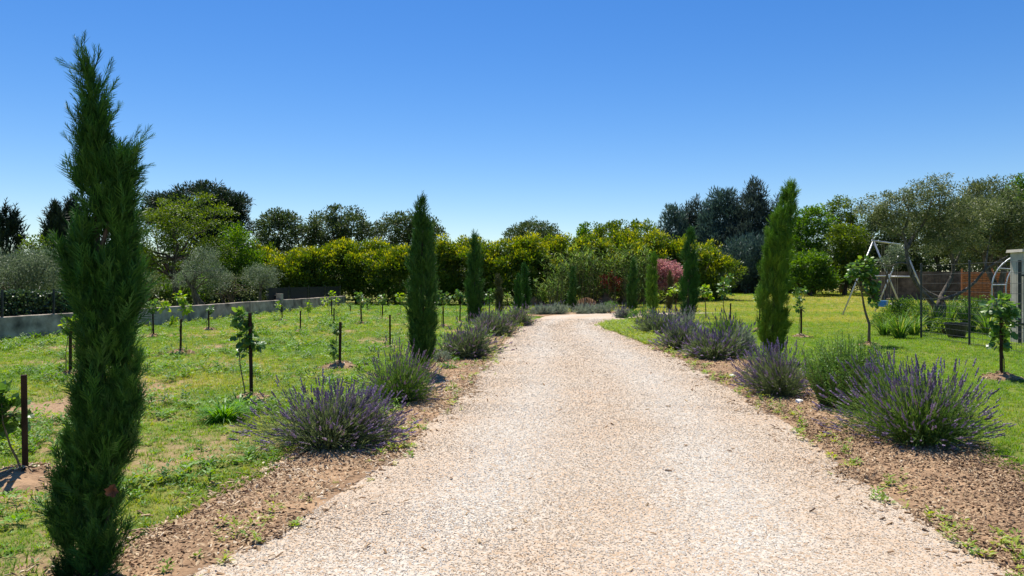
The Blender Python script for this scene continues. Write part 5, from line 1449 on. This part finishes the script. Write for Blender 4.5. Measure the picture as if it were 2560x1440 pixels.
pick = np.where(right, R.choice([0, 1, 2, 3, 4], n), R.choice([0, 1, 2, 3, 4, 5, 6, 7], n, p=[.15, .15, .15, .15, .12, .12, .08, .08]))
scatter('grass', 'short green and straw grass growing over field and lawn', 'grass', np.stack([pts[:, 0], pts[:, 1], gz(pts[:, 0], pts[:, 1])], 1), np.stack([np.zeros(n), np.zeros(n), R.uniform(0, 6.28, n)], 1),
        R.uniform(.55, 1.25, n) * np.interp(pts[:, 1], [3, 8, 16, 30, 60, 90], [.85, 1, 1.25, 1.7, 2.4, 3]), np.clip(R.uniform(0, 1, n) * .7 + fbm(pts[:, 0] * .8, pts[:, 1] * .8, 83) * .5 - .1, 0, 1),
        np.clip((dry - .25) * 1.1 + R.normal(size=n) * .2, 0, .95) * (R.uniform(size=n) < .8), tufts, pick)

# broad-leaved weeds
wds = [weed_mesh(14, .07, .05) for _ in range(3)] + [weed_mesh(20, .055, .12) for _ in range(3)]
L1 = sample(lambda y: -.74 * y, lambda y: XL(min(y, 30)) - .35, lambda y: np.interp(y, [3, 8, 15, 40], [90, 80, 22, 3]), 3.0, 44)
keep = (fbm(L1[:, 0] * 1.1, L1[:, 1] * 1.1, 101, 3) + R.normal(size=len(L1)) * .05) > .53
keep &= ~in_poly(L1[:, 0], L1[:, 1], ROAD)
keep &= L1[:, 0] > np.interp(L1[:, 1], [WA[1], WB[1]], [WA[0], WB[0]]) + .15
L1 = L1[keep]
# along the drive edges and the green verge of the far inner bend
e1 = []
for k in range(420):
    y = 3.6 + 24 * R.uniform() ** 1.5
    x = (XR(y) + R.normal() * .14) if R.uniform() < .6 else (XL(y) + R.normal() * .14)
    e1.append((x, y))
for k in range(1100):
    y = R.uniform(18.5, 29); e1.append((XR(y) + R.uniform(-.15, .95), y))
for k in range(500):
    t = R.uniform(wall_t(12), 1.0); q = wall_pt(t) - nn * R.uniform(.12, .4); e1.append((q[0], q[1]))
pts = np.concatenate([L1, np.array(e1)]); n = len(pts)
yl = np.concatenate([(R.uniform(size=len(L1)) < .12) * .6, R.uniform(.0, .9, len(e1))])
scatter('weeds', 'low broad leaved weeds in the field and along the drive edges', 'weeds', np.stack([pts[:, 0], pts[:, 1], gz(pts[:, 0], pts[:, 1]) + .01], 1), np.stack([R.normal(size=n) * .1, R.normal(size=n) * .1, R.uniform(0, 6.28, n)], 1),
        R.uniform(.5, 1.4, n) * np.interp(pts[:, 1], [3, 10, 40], [1, 1.2, 2.0]) * np.concatenate([np.ones(len(L1)), np.full(len(e1), .7)]), R.uniform(0, 1, n), yl, wds, R.integers(0, 6, n))
